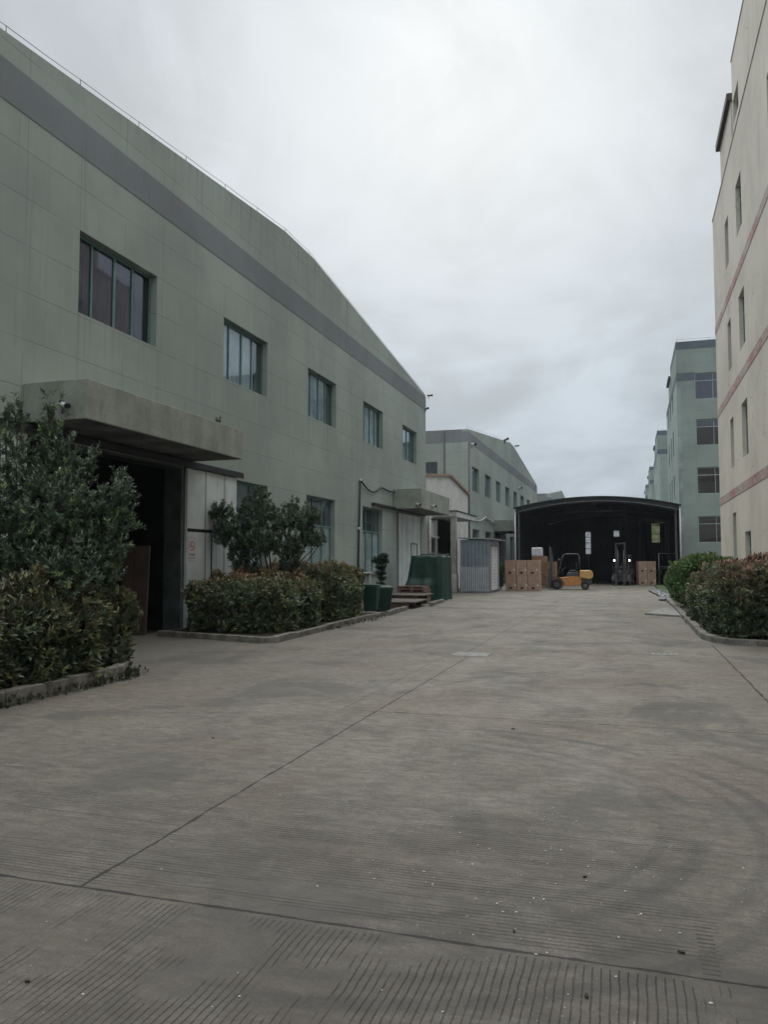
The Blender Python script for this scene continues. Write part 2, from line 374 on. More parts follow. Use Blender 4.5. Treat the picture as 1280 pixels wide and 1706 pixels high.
    for x_, s_ in ((-1.9, .3), (-.55, .3), (-4.6, .22), (.25, .2)):
        tw = t.m('ABSOLUTE', t.m('SUBTRACT', t.m('ADD', X, t.m('MULTIPLY', t.noise(t.mp(c, (0, .12, 0), loc=(x_, 0, 0)), 1.0, 1), .9)), x_ + .45))
        ar = t.m('MAXIMUM', ar, t.m('MULTIPLY', t.rng(tw, .22, .08, 0, s_), t.rng(brush, .35, .65)))
    cc = t.mix(t.m('MULTIPLY', ar, t.rng(fine, .3, .7, .5, 1)), cc, (.05, .048, .046))
    # pale chips and wear
    vo = t.n('ShaderNodeTexVoronoi', {'Vector': c, 'Scale': 26.0, 'Randomness': 1.0})
    chip = t.m('MULTIPLY', t.m('LESS_THAN', vo.outputs['Distance'], .11), t.rng(t.noise(t.mp(c, loc=(0, 2, 0)), .9, 4, .7), .53, .62))
    cc = t.mix(t.m('MULTIPLY', chip, .7), cc, (.42, .41, .38))
    pits = t.m('MULTIPLY', t.m('LESS_THAN', t.n('ShaderNodeTexVoronoi', {'Vector': t.mp(c, loc=(3, 1, 0)), 'Scale': 17.0}).outputs['Distance'], .07), .5)
    cc = t.mix(pits, cc, (.07, .07, .065))
    cc = t.mix(t.m('MULTIPLY', j, .92), cc, (.02, .019, .017)); cc = t.mix(t.m('MULTIPLY', g, t.rng(t.noise(t.mp(c, loc=(3, 0, 2)), 3.5, 5, .7), .35, .6, .5, 1)), cc, (.015, .014, .012))
    # grime along walls and kerbs
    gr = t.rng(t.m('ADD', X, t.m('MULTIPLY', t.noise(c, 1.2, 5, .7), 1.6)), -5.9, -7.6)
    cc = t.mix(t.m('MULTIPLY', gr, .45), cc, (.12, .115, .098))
    h = t.m('SUBTRACT', t.m('SUBTRACT', t.m('MULTIPLY', fine, .35), j), g)
    r = t.rng(mid, .3, .7, .68, .88)
    return finish(m, t, o, cc, r, 0, .28, h, .45, .008)


M['ground'] = ground_mat()


def leafmat(name, rough=.36):
    m, t, o = newmat(name)
    a = t.n('ShaderNodeAttribute', attribute_name='leafcol').outputs['Color']
    p = t.n('ShaderNodeBsdfPrincipled', {'Base Color': a, 'Roughness': rough, 'Specular IOR Level': .5})
    tr = t.n('ShaderNodeBsdfTranslucent', {'Color': a})
    mx = t.n('ShaderNodeMixShader', {0: .22}); t.t.links.new(p.outputs[0], mx.inputs[1]); t.t.links.new(tr.outputs[0], mx.inputs[2])
    t.t.links.new(mx.outputs[0], o.inputs[0]); return m


M['leaf'] = leafmat('leaves')


def cardboard():
    m, t, o = newmat('cardboard')
    c = t.n('ShaderNodeTexCoord').outputs['Object']
    n = t.noise(c, 3, 4); rn = t.n('ShaderNodeObjectInfo').outputs['Random']
    cc = t.mix(t.rng(n, .3, .7), (.31, .215, .16), (.40, .29, .22)); cc = t.mix(t.m('MULTIPLY', rn, .4), cc, (.24, .155, .125))
    return finish(m, t, o, cc, .9, 0, .2, n, .1, .01)


M['card'] = cardboard()
M['card2'] = simple('darker_cardboard', (.22, .13, .08), .9, var=.15)
M['tape'] = simple('packing_tape', (.42, .30, .19), .4, var=.1)
M['print'] = simple('brown_print', (.07, .035, .025), .9)
M['label'] = simple('paper_label', (.62, .60, .57), .8, var=.05)


def tarpmat():
    m, t, o = newmat('green_tarpaulin')
    c = t.n('ShaderNodeTexCoord').outputs['Object']
    n = t.noise(c, 2.2, 5, .6); w2 = t.noise(t.mp(c, (4, 4, .7)), 2, 5, .6)
    cc = t.mix(t.rng(n, .3, .7), (.006, .030, .021), (.012, .052, .036))
    cc = t.mix(t.rng(w2, .55, .75, 0, .4), cc, (.022, .062, .046))
    return finish(m, t, o, cc, .55, 0, .4, w2, .5, .04)


M['tarp'] = tarpmat()


# ================================================================ mesh helpers
class MB:
    def __init__(s): s.v = []; s.f = []; s.sm = set()
    def q(s, *pts):
        i = len(s.v); s.v += [tuple(p) for p in pts]; s.f.append(tuple(range(i, i + len(pts)))); return s
    def box(s, x0, x1, y0, y1, z0, z1, R=None):
        i = len(s.v)
        P = [(x, y, z) for z in (z0, z1) for y in (y0, y1) for x in (x0, x1)]
        if R is not None: P = [tuple(R @ Vector(p)) for p in P]
        s.v += P
        for a in ((0, 2, 3, 1), (4, 5, 7, 6), (0, 1, 5, 4), (2, 6, 7, 3), (0, 4, 6, 2), (1, 3, 7, 5)):
            s.f.append(tuple(i + k for k in a))
        return s
    def prism(s, poly, axis, a, b):
        """poly: list of 2D points; extruded along axis from a to b"""
        def mk(p, t):
            return {'X': (t, p[0], p[1]), 'Y': (p[0], t, p[1]), 'Z': (p[0], p[1], t)}[axis]
        n = len(poly); i = len(s.v)
        s.v += [mk(p, a) for p in poly] + [mk(p, b) for p in poly]
        s.f.append(tuple(i + k for k in range(n))); s.f.append(tuple(i + n + k for k in reversed(range(n))))
        for k in range(n):
            k2 = (k + 1) % n; s.f.append((i + k, i + n + k, i + n + k2, i + k2))
        return s
    def tube(s, pts, r, n=8, smooth=True, cap=True):
        pts = [Vector(p) for p in pts]; i0 = len(s.v)
        rr = r if isinstance(r, (list, tuple)) else [r] * len(pts)
        ref = None
        for k, p in enumerate(pts):
            d = (pts[min(k + 1, len(pts) - 1)] - pts[max(k - 1, 0)]).normalized()
            if ref is None or abs(ref.dot(d)) > .98:
                ref = Vector((0, 0, 1)) if abs(d.z) < .9 else Vector((1, 0, 0))
            a = d.cross(ref).normalized(); b = d.cross(a).normalized(); ref = ref if abs(ref.dot(d)) < .98 else a
            for j in range(n):
                an = 2 * math.pi * j / n
                s.v.append(tuple(p + (a * math.cos(an) + b * math.sin(an)) * rr[k]))
        for k in range(len(pts) - 1):
            for j in range(n):
                j2 = (j + 1) % n; f = (i0 + k * n + j, i0 + (k + 1) * n + j, i0 + (k + 1) * n + j2, i0 + k * n + j2)
                if smooth: s.sm.add(len(s.f))
                s.f.append(f)
        if cap:
            s.f.append(tuple(i0 + j for j in range(n))); s.f.append(tuple(i0 + (len(pts) - 1) * n + j for j in reversed(range(n))))
        return s
    def cyl(s, c, axis, r, l, n=20):
        d = {'X': Vector((1, 0, 0)), 'Y': Vector((0, 1, 0)), 'Z': Vector((0, 0, 1))}[axis]; c = Vector(c)
        return s.tube([c - d * l / 2, c + d * l / 2], r, n)
    def lathe(s, c, prof, n=20):
        i = len(s.v)
        for r, z in prof:
            for j in range(n):
                a = 2 * math.pi * j / n; s.v.append((c[0] + r * math.cos(a), c[1] + r * math.sin(a), c[2] + z))
        for k in range(len(prof) - 1):
            for j in range(n):
                j2 = (j + 1) % n; s.sm.add(len(s.f)); s.f.append((i + k * n + j, i + k * n + j2, i + (k + 1) * n + j2, i + (k + 1) * n + j))
        s.f.append(tuple(i + j for j in reversed(range(n)))); s.f.append(tuple(i + (len(prof) - 1) * n + j for j in range(n)))
        return s
    def build(s, name, mat, parent=None, bevel=0, fix=True):
        me = bpy.data.meshes.new(name); me.from_pydata(s.v, [], s.f)
        if s.sm:
            for k in s.sm: me.polygons[k].use_smooth = True
        if fix:
            bm = bmesh.new(); bm.from_mesh(me); bmesh.ops.recalc_face_normals(bm, faces=bm.faces)
            if bevel:
                es = [e for e in bm.edges if len(e.link_faces) == 2 and e.calc_face_angle(0) > .6]
                bmesh.ops.bevel(bm, geom=es, offset=bevel, segments=2, profile=.5, affect='EDGES')
            bm.to_mesh(me); bm.free()
        me.materials.append(mat); me.update()
        o = bpy.data.objects.new(name, me); COL.objects.link(o)
        if parent is not None: o.parent = parent
        return o


def tag(o, label=None, cat=None, group=None, kind=None):
    if label: o['label'] = label
    if cat: o['category'] = cat
    if group: o['group'] = group
    if kind: o['kind'] = kind
    return o


def thing(name, label, cat, loc=(0, 0, 0), rz=0, group=None):
    o = bpy.data.objects.new(name, None); COL.objects.link(o); o.location = loc; o.rotation_euler = (0, 0, rz)
    o.empty_display_size = .3
    return tag(o, label, cat, group)


def dup(root, loc=None, rz=None, label=None, group=None):
    r = root.copy(); COL.objects.link(r)
    if loc is not None: r.location = loc
    if rz is not None: r.rotation_euler = (0, 0, rz)
    if label: r['label'] = label
    if group: r['group'] = group
    for ch in list(root.children):
        c = ch.copy(); COL.objects.link(c); c.parent = r
        for g in list(ch.children):
            d = g.copy(); COL.objects.link(d); d.parent = c
    return r


# facade frame: axis 'X' plane x=c, outward sign s ; (u, z, depth)
def fmap(axis, c, s):
    if axis == 'X': return lambda u, z, d: (c - s * d, u, z)
    return lambda u, z, d: (u, c - s * d, z)


def fbox(mb, f, u0, u1, z0, z1, d0, d1):
    a = f(u0, z0, d0); b = f(u1, z1, d1)
    lo = [min(a[i], b[i]) for i in range(3)]; hi = [max(a[i], b[i]) for i in range(3)]
    return mb.box(lo[0], hi[0], lo[1], hi[1], lo[2], hi[2])


def wall(mb, f, u0, u1, z0, z1, holes, t):
    us = sorted({u0, u1, *[h[0] for h in holes], *[h[1] for h in holes]}); us = [u for u in us if u0 <= u <= u1]
    zs = sorted({z0, z1, *[h[2] for h in holes], *[h[3] for h in holes]}); zs = [z for z in zs if z0 <= z <= z1]
    def solid(i, j):
        if i < 0 or j < 0 or i >= len(us) - 1 or j >= len(zs) - 1: return False
        uc = (us[i] + us[i + 1]) / 2; zc = (zs[j] + zs[j + 1]) / 2
        return not any(h[0] < uc < h[1] and h[2] < zc < h[3] for h in holes)
    for i in range(len(us) - 1):
        for j in range(len(zs) - 1):
            if not solid(i, j): continue
            a, b, c, d = us[i], us[i + 1], zs[j], zs[j + 1]
            mb.q(f(a, c, 0), f(b, c, 0), f(b, d, 0), f(a, d, 0)); mb.q(f(a, c, t), f(a, d, t), f(b, d, t), f(b, c, t))
            if not solid(i - 1, j): mb.q(f(a, c, 0), f(a, d, 0), f(a, d, t), f(a, c, t))
            if not solid(i + 1, j): mb.q(f(b, c, 0), f(b, c, t), f(b, d, t), f(b, d, 0))
            if not solid(i, j - 1): mb.q(f(a, c, 0), f(a, c, t), f(b, c, t), f(b, c, 0))
            if not solid(i, j + 1): mb.q(f(a, d, 0), f(b, d, 0), f(b, d, t), f(a, d, t))
    # weld shared vertices so that the wall is one closed skin
    return mb


def weld(o):
    bm = bmesh.new(); bm.from_mesh(o.data); bmesh.ops.remove_doubles(bm, verts=bm.verts, dist=.0005)
    bmesh.ops.recalc_face_normals(bm, faces=bm.faces); bm.to_mesh(o.data); bm.free(); return o


def window(parent, f, u0, u1, z0, z1, mull=(.25, .5, .75), trans=None, rec=.16, mat='frame', glass='glass', cur='curtain_grey', cur2=None, gap=(0, 0), sash=True, fw_=.05):
    mb = MB(); e = .006
    a0, a1, b0, b1 = u0 + e, u1 - e, z0 + e, z1 - e; W = a1 - a0
    fbox(mb, f, a0, a0 + fw_, b0, b1, rec, rec + .07); fbox(mb, f, a1 - fw_, a1, b0, b1, rec, rec + .07)
    fbox(mb, f, a0 + fw_, a1 - fw_, b0, b0 + fw_, rec, rec + .07); fbox(mb, f, a0 + fw_, a1 - fw_, b1 - fw_, b1, rec, rec + .07)
    for k, mu in enumerate(mull):
        x = a0 + W * mu; h = .022 if k % 2 == 0 else .034
        fbox(mb, f, x - h, x + h, b0 + fw_, (trans - .03) if trans else (b1 - fw_), rec + .004, rec + .062)
    if trans:
        fbox(mb, f, a0 + fw_, a1 - fw_, trans - .03, trans + .03, rec - .004, rec + .066)
        for mu in mull[::2] if len(mull) > 2 else mull:
            x = a0 + W * mu; fbox(mb, f, x - .02, x + .02, trans + .03, b1 - fw_, rec + .004, rec + .062)
    wn = mb.build('window', M[mat], parent)
    g = MB(); fbox(g, f, a0 + fw_ - .01, a1 - fw_ + .01, b0 + fw_ - .01, b1 - fw_ + .01, rec + .03, rec + .036); g.build('pane', M[glass], wn)
    if cur:
        cb = MB(); top = trans if (trans and cur2) else b1
        c0 = a0 + .02 + gap[0] * W; c1 = a1 - .02 - gap[1] * W
        fbox(cb, f, c0, c1, b0 + .01, top, rec + .05, rec + .06); cb.build('curtain', M[cur], wn)
        if trans and cur2:
            cb = MB(); fbox(cb, f, a0 + .02, a1 - .02, trans, b1, rec + .05, rec + .06); cb.build('curtain', M[cur2], wn)
    return wn


# ================================================================ ground
g = MB()
S = 700
g.q((-S, -S, 0), (S, -S, 0), (S, S, 0), (-S, S, 0))
tag(g.build('ground', M['ground']), 'grey concrete yard with grooves, joints and tyre marks', 'concrete yard', kind='structure')


# ================================================================ gabled factories on the left
def gable_factory(name, label, y0, y1, ridge_z, eave_z, holes, group, depth=34.0, c=-10.4, sideholes=(), south=True):
    B = thing(name, label, 'factory building', (0, 0, 0), 0, group)
    f = fmap('X', c, 1); ym = (y0 + y1) / 2
    wb = MB(); wall(wb, f, y0, y1, -.05, 9.84, holes, .45)
    o = weld(wb.build('wall', M['wall'], B))
    sb = MB(); sb.box(c - .45, c + .012, y0 - .012, y1 + .012, 9.84, 10.58); sb.build('band', M['stripe'], B)
    gb = MB(); k = .22
    gb.prism([(y0, 10.58), (y1, 10.58), (y1, eave_z), (ym + 1.2, ridge_z), (ym - 1.2, ridge_z), (y0, eave_z)], 'X', c - .45, c)
    gb.build('gable', M['wall'], B)
    # south end wall and the others
    fs = fmap('Y', y0, -1)
    e = MB(); wall(e, fs, c - depth, c - .452, -.05, 9.84, list(sideholes), .3); weld(e.build('end_wall', M['wall_x'], B))
    e = MB(); e.box(c - depth, c - .452, y0 - .012, y0 + .3, 9.84, eave_z); e.build('end_band', M['stripe'], B)
    e = MB(); e.box(c - depth, c - .452, y1 - .3, y1, -.05, eave_z); e.box(c - depth - .3, c - depth, y0, y1, -.05, eave_z); e.build('rear_wall', M['wall_x'], B)
    # roof slabs below the parapet line, falling both ways from the ridge
    r = MB(); d = .45
    r.prism([(y0 + .3, eave_z - d), (ym, ridge_z - d), (y1 - .3, eave_z - d), (y1 - .3, eave_z - d - .2), (ym, ridge_z - d - .2), (y0 + .3, eave_z - d - .2)], 'X', c - depth + .01, c - .46)
    r.build('roof', M['roof'], B)
    # lightning wire on short posts along the parapet
    wmb = MB(); n = int((y1 - y0) / 1.9)
    def top(y):
        if y < ym - 1.2: return eave_z + (ridge_z - eave_z) * (y - y0) / (ym - 1.2 - y0)
        if y > ym + 1.2: return ridge_z + (eave_z - ridge_z) * (y - ym - 1.2) / (y1 - ym - 1.2)
        return ridge_z
    prev = None
    for i in range(n + 1):
        y = y0 + .1 + (y1 - y0 - .2) * i / n; z = top(y)
        wmb.tube([(c - .1, y, z - .02), (c - .1, y, z + .2)], .008, 5)
        if prev: wmb.tube([prev, (c - .1, (prev[1] + y) / 2, (prev[2] + z + .19) / 2 - .012), (c - .1, y, z + .19)], .007, 5)
        prev = (c - .1, y, z + .19)
    wmb.build('lightning_wire', M['wire'], B)
    return B, f


BAY = 5.86; up = [12.85 + BAY * i for i in range(-1, 5)]
holes = [(u, u + 2.7, 6.65, 8.32) for u in up]
low = [12.85 + BAY * i + (.3 if i < 4 else 0) for i in (1, 2, 3)]
holes += [(19.0, 21.5, 1.2, 3.95), (24.5, 27.2, 1.2, 3.95), (30.35, 33.05, 1.2, 3.95)]
holes += [(11.35, 16.77, -.05, 4.0), (35.35, 39.75, -.05, 4.05)]
B1, f1 = gable_factory('factory_building', 'near grey-green gabled factory hall on the left with two canopied doors', 6.8, 40.85, 12.3, 10.66, holes, None, depth=30)
cs = ['curtain_grey', 'curtain_grey', 'curtain_blue', 'curtain_blue', 'curtain_blue', 'curtain_grey']
for i, u in enumerate(up):
    window(B1, f1, u, u + 2.7, 6.65, 8.32, mull=(.22, .5, .74), cur=cs[i], glass='glass_dark' if i < 2 else 'glass', gap=((0, 0), (0, .1), (.07, .2), (.05, .24), (.1, .1), (.06, .3))[i])
for i, (a, b) in enumerate(((19.0, 21.5), (24.5, 27.2), (30.35, 33.05))):
    window(B1, f1, a, b, 1.2, 3.95, mull=(.34, .67), trans=2.95, cur='curtain_white', cur2='curtain_dark')
# sills / drip
for a, b in ((24.5, 27.2), (30.35, 33.05)):
    sm_ = MB(); sm_.box(-10.398, -10.33, a - .05, b + .05, 1.12, 1.196); sm_.build('sill', M['conc'], B1)
# door 1: dark jambs, rail, sliding leaves
j = MB(); j.box(-10.86, -10.404, 16.72, 16.766, 0, 4.0); j.box(-10.86, -10.404, 11.354, 11.40, 0, 4.0); j.box(-10.86, -10.404, 11.40, 16.72, 3.94, 3.996)
j.build('door_jamb', M['darkjamb'], B1)
rl = MB(); rl.box(-10.394, -10.20, 8.2, 19.55, 4.02, 4.14); rl.box(-10.2, -10.18, 8.2, 19.55, 3.98, 4.12); rl.build('door_rail', M['black'], B1)
for (a, b, wick) in ((8.5, 11.42, False), (16.78, 19.28, True)):
    lf = MB(); lf.box(-10.33, -10.26, a, b, .05, 3.97)
    leaf = lf.build('sliding_door', M['white_panel'], B1)
    if wick:
        fr = MB(); fr.box(-10.259, -10.245, 16.80, 17.98, 2.42, 2.5); fr.box(-10.259, -10.245, 17.92, 17.98, .08, 2.42); fr.build('wicket_frame', M['black'], leaf)
        wk = MB(); wk.box(-10.259, -10.25, 16.8, 17.918, .1, 2.417); wk.build('wicket_door', M['white_panel'], leaf)
        hd = MB(); hd.tube([(-10.23, 16.86, 1.02), (-10.2, 16.86, 1.04), (-10.2, 16.86, 1.22), (-10.23, 16.86, 1.24)], .012, 6); hd.build('handle', M['black'], leaf)
# door 2
rl = MB(); rl.box(-10.394, -10.24, 31.5, 40.3, 4.07, 4.17); rl.build('door_rail', M['black'], B1)
for a, b in ((35.72, 37.0), (37.02, 39.7)):
    lf = MB(); lf.box(-10.47, -10.42, a, b, .03, 4.0); leaf = lf.build('sliding_door', M['white_panel'], B1)
    if a > 37:
        fr = MB(); w0, w1 = 37.9, 39.0
        for q in ((w0 - .05, w0, .1, 2.6), (w1, w1 + .05, .1, 2.6), (w0, w1, 2.55, 2.6)): fr.box(-10.418, -10.40, q[0], q[1], q[2], q[3])
        fr.build('wicket_frame', M['black'], leaf)


def canopy(parent, c, y0, y1, z0, z1, out=1.37, mat='canopy'):
    m = MB(); m.box(c + .002, c + out, y0, y1, z0, z1); o = m.build('canopy', M[mat], parent, bevel=.012)
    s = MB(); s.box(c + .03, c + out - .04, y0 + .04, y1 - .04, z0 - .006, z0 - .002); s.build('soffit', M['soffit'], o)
    return o


canopy(B1, -10.4, 11.43, 17.25, 4.19, 4.9, 1.38)
canopy(B1, -10.4, 34.7, 40.6, 4.12, 5.03, 1.35)
# inside of the first hall behind the open door
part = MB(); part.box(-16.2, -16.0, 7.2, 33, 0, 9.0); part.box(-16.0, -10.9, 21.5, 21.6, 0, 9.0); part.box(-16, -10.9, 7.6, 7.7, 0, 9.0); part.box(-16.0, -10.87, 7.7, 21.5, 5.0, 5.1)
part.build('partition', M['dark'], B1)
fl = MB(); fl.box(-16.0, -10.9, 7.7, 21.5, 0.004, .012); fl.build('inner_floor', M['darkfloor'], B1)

# second hall
up2 = [53.95 + 5.12 * i for i in range(8)]
holes2 = [(u, u + 2.6, 6.62, 8.34) for u in up2]
holes2 += [(54.0, 56.7, 1.2, 3.95), (59.1, 61.7, 1.2, 3.95), (63.6, 67.6, -.05, 4.0), (72, 74.6, 1.2, 3.95), (79, 81.6, 1.2, 3.95)]
B2, f2 = gable_factory('factory_building', 'second grey-green gabled factory hall behind the white lean-to', 52.55, 94.4, 12.65, 10.72, holes2, None, sideholes=[(-16.2, -12.55, 7.55, 8.55)])
for u in up2: window(B2, f2, u, u + 2.6, 6.62, 8.34, mull=(.3, .6), cur='curtain_dark' if random.random() < .5 else 'curtain_grey')
for a, b in ((54.0, 56.7), (59.1, 61.7), (72, 74.6), (79, 81.6)): window(B2, f2, a, b, 1.2, 3.95, mull=(.33, .66), trans=3.0, cur='curtain_dark', cur2='curtain_dark')
window(B2, fmap('Y', 52.55, -1), -16.2, -12.55, 7.55, 8.55, mull=(.34, .67), cur='curtain_x', rec=.1)
canopy(B2, -10.4, 63.1, 68.9, 4.1, 5.0, 1.4)
dd = MB(); dd.box(-10.36, -10.3, 66.0, 69.0, .05, 4.0); dd.build('sliding_door', M['white_panel'], B2)
pt = MB(); pt.box(-15.0, -14.8, 53, 90, 0, 9.0); pt.build('partition', M['dark'], B2)
dp = MB(); dp.tube([(-12.05, 52.5, 10.7), (-12.05, 52.5, 5.5)], .035, 6); dp.tube([(-10.34, 52.56, 9.84), (-10.34, 52.56, .1)], .045, 6); dp.build('downpipe', M['forkdark'], B2)
# third hall
B3, f3 = gable_factory('factory_building', 'farthest small gabled hall showing above the black shed roof', 110.7, 152, 13.1, 11.1, [(112 + 6 * i, 114.6 + 6 * i, 6.6, 8.3) for i in range(6)], None, depth=26)
for i in range(6): window(B3, f3, 112 + 6 * i, 114.6 + 6 * i, 6.6, 8.3, cur='curtain_dark')


# white lean-to between the halls
def lean_to():
    T = thing('lean_to_building', 'white ribbed lean-to with rusty roof edge between the two green halls', 'lean-to', (0, 0, 0))
    c = -10.42; f = fmap('X', c, 1)
    y0, y1, ym = 40.9, 52.5, 46.7
    wb = MB(); wall(wb, f, y0, y1, 0, 5.9, [(43.6, 48.6, 0, 4.15), (41.75, 43.1, 1.2, 2.95)], .14); weld(wb.build('wall', M['white_clad'], T))
    gm = MB(); gm.prism([(y0, 5.9), (y1, 5.9), (y1, 6.2), (ym, 6.86), (y0, 6.28)], 'X', c - .14, c); gm.build('gable', M['white_clad'], T)
    tr = MB()
    tr.prism([(y0, 6.28), (ym, 6.86), (y1, 6.18), (y1, 6.30), (ym, 6.99), (y0, 6.40)], 'X', c - .2, c + .14)
    rf = tr.build('roof_trim', M['rust'], T)
    rs = MB(); rs.prism([(y0, 6.34), (ym, 6.93), (y1, 6.24), (y1, 6.31), (ym, 7.02), (y0, 6.43)], 'X', c - 16, c - .21)
    rs.build('roof', M['rust'], T)
    bk = MB(); bk.box(c - 9.2, c - 9, y0, y1, 0, 6.2); bk.build('rear_wall', M['dark'], T)
    fi = MB(); fi.box(c - 9, c - .2, y0 + .1, y1 - .1, .004, .01); fi.build('inner_floor', M['darkfloor'], T)
    canopy_ = MB(); canopy_.box(c + .01, -9.05, 42.4, 48.2, 4.16, 4.44); cc = canopy_.build('canopy', M['conc_pale'], T, bevel=.01)
    tp = MB(); tp.box(c + .01, -9.0, 42.35, 48.25, 4.45, 4.50); tp.build('cover_sheet', M['forkdark'], cc)
    pl = MB(); pl.box(-9.42, -9.1, 42.45, 42.75, 1.0, 4.16); pil = pl.build('pillar', M['conc_grey'], T, bevel=.01)
    pb = MB(); pb.box(-9.46, -9.06, 42.41, 42.79, 0, 1.0); pb.build('pillar_base', M['conc_pale'], pil)
    window(T, f, 41.75, 43.1, 1.2, 2.95, mull=(.5,), trans=2.15, rec=.03, mat='frame_pale', cur='curtain_dark')
    aw = MB(); aw.box(c, c + .2, 41.6, 43.25, 3.0, 3.06); aw.build('window_hood', M['white_clad'], T)
    dp = MB(); dp.tube([(-10.33, 40.93, 9.6), (-10.33, 40.93, 6.6)], .03, 6)
    wp = MB(); wp.tube([(-10.28, 41.1, 4.1), (-10.28, 41.1, .1)], .09, 10); wp.build('downpipe', M['pipe_w'], T)
    return T


M['conc_pale'] = simple('pale_painted_concrete', (.48, .48, .46), .85, var=.15, scale=3, dirt=(.18, .17, .15))
M['conc_grey'] = simple('grey_painted_concrete', (.32, .33, .31), .85, var=.15, scale=3, dirt=(.15, .15, .13))
lean_to()


# ================================================================ blue kiosk with picket fence
def kiosk():
    x0, x1, y0, y1 = -8.85, -7.22, 42.35, 45.5
    T = thing('kiosk', 'blue-grey ribbed metal cabin with white roller shutter', 'cabin', ((x0 + x1) / 2, (y0 + y1) / 2, 0))
    def L(mb, n, m, p, **k):
        o = mb.build(n, m, p, **k); return o
    cx, cy = (x0 + x1) / 2, (y0 + y1) / 2; hx, hy = (x1 - x0) / 2, (y1 - y0) / 2
    b = MB(); b.box(-hx, hx - .06, -hy, hy, .08, 2.86); L(b, 'body', M['blue_clad'], T)
    s = MB(); s.box(hx - .058, hx, -hy, -hy + .5, .08, 2.86); s.box(hx - .058, hx, hy - .4, hy, .08, 2.86); s.box(hx - .058, hx, -hy + .5, hy - .4, 2.5, 2.86); L(s, 'door_surround', M['blue_plain'], T)
    r = MB(); r.box(hx - .056, hx - .02, -hy + .503, hy - .403, .1, 2.497); L(r, 'shutter', M['shutter'], T)
    r = MB(); r.prism([(-hx - .1, 2.95), (hx + .35, 2.87), (hx + .35, 2.91), (-hx - .1, 3.01)], 'Y', -hy - .12, hy + .15); L(r, 'roof', M['roof_blue'], T)
    r = MB(); r.box(-hx - .02, hx + .02, -hy - .02, hy, 0, .078); L(r, 'base', M['forkdark'], T)
    # fence of pointed white pickets just in front
    Fn = thing('picket_fence', 'white pointed metal picket fence in front of the blue-grey cabin', 'fence', (-8.0, 42.05, 0))
    p = MB()
    for i in range(15):
        x = -.72 + i * .103
        p.prism([(x - .017, .1), (x + .017, .1), (x + .017, 1.34), (x, 1.42), (x - .017, 1.34)], 'Y', -.012, .012)
    L(p, 'pickets', M['picket'], Fn)
    p = MB(); p.box(-.78, .78, .013, .04, .32, .37); p.box(-.78, .78, .013, .04, 1.08, 1.13); p.box(-.8, .8, -.04, .05, .03, .09); L(p, 'rail', M['blue_plain'], Fn)
    for sx in (-.79, .79):
        q = MB(); q.box(sx - .02, sx + .02, -.02, .02, 0, 1.3); L(q, 'post', M['blue_plain'], Fn)


M['blue_plain'] = simple('grey_blue_paint', (.22, .235, .26), .6, var=.2, scale=4, dirt=(.12, .12, .12))
M['roof_blue'] = simple('pale_blue_roof', (.33, .37, .41), .6)
M['picket'] = simple('zinc_white_picket', (.62, .65, .67), .5, var=.12, scale=5)
kiosk()


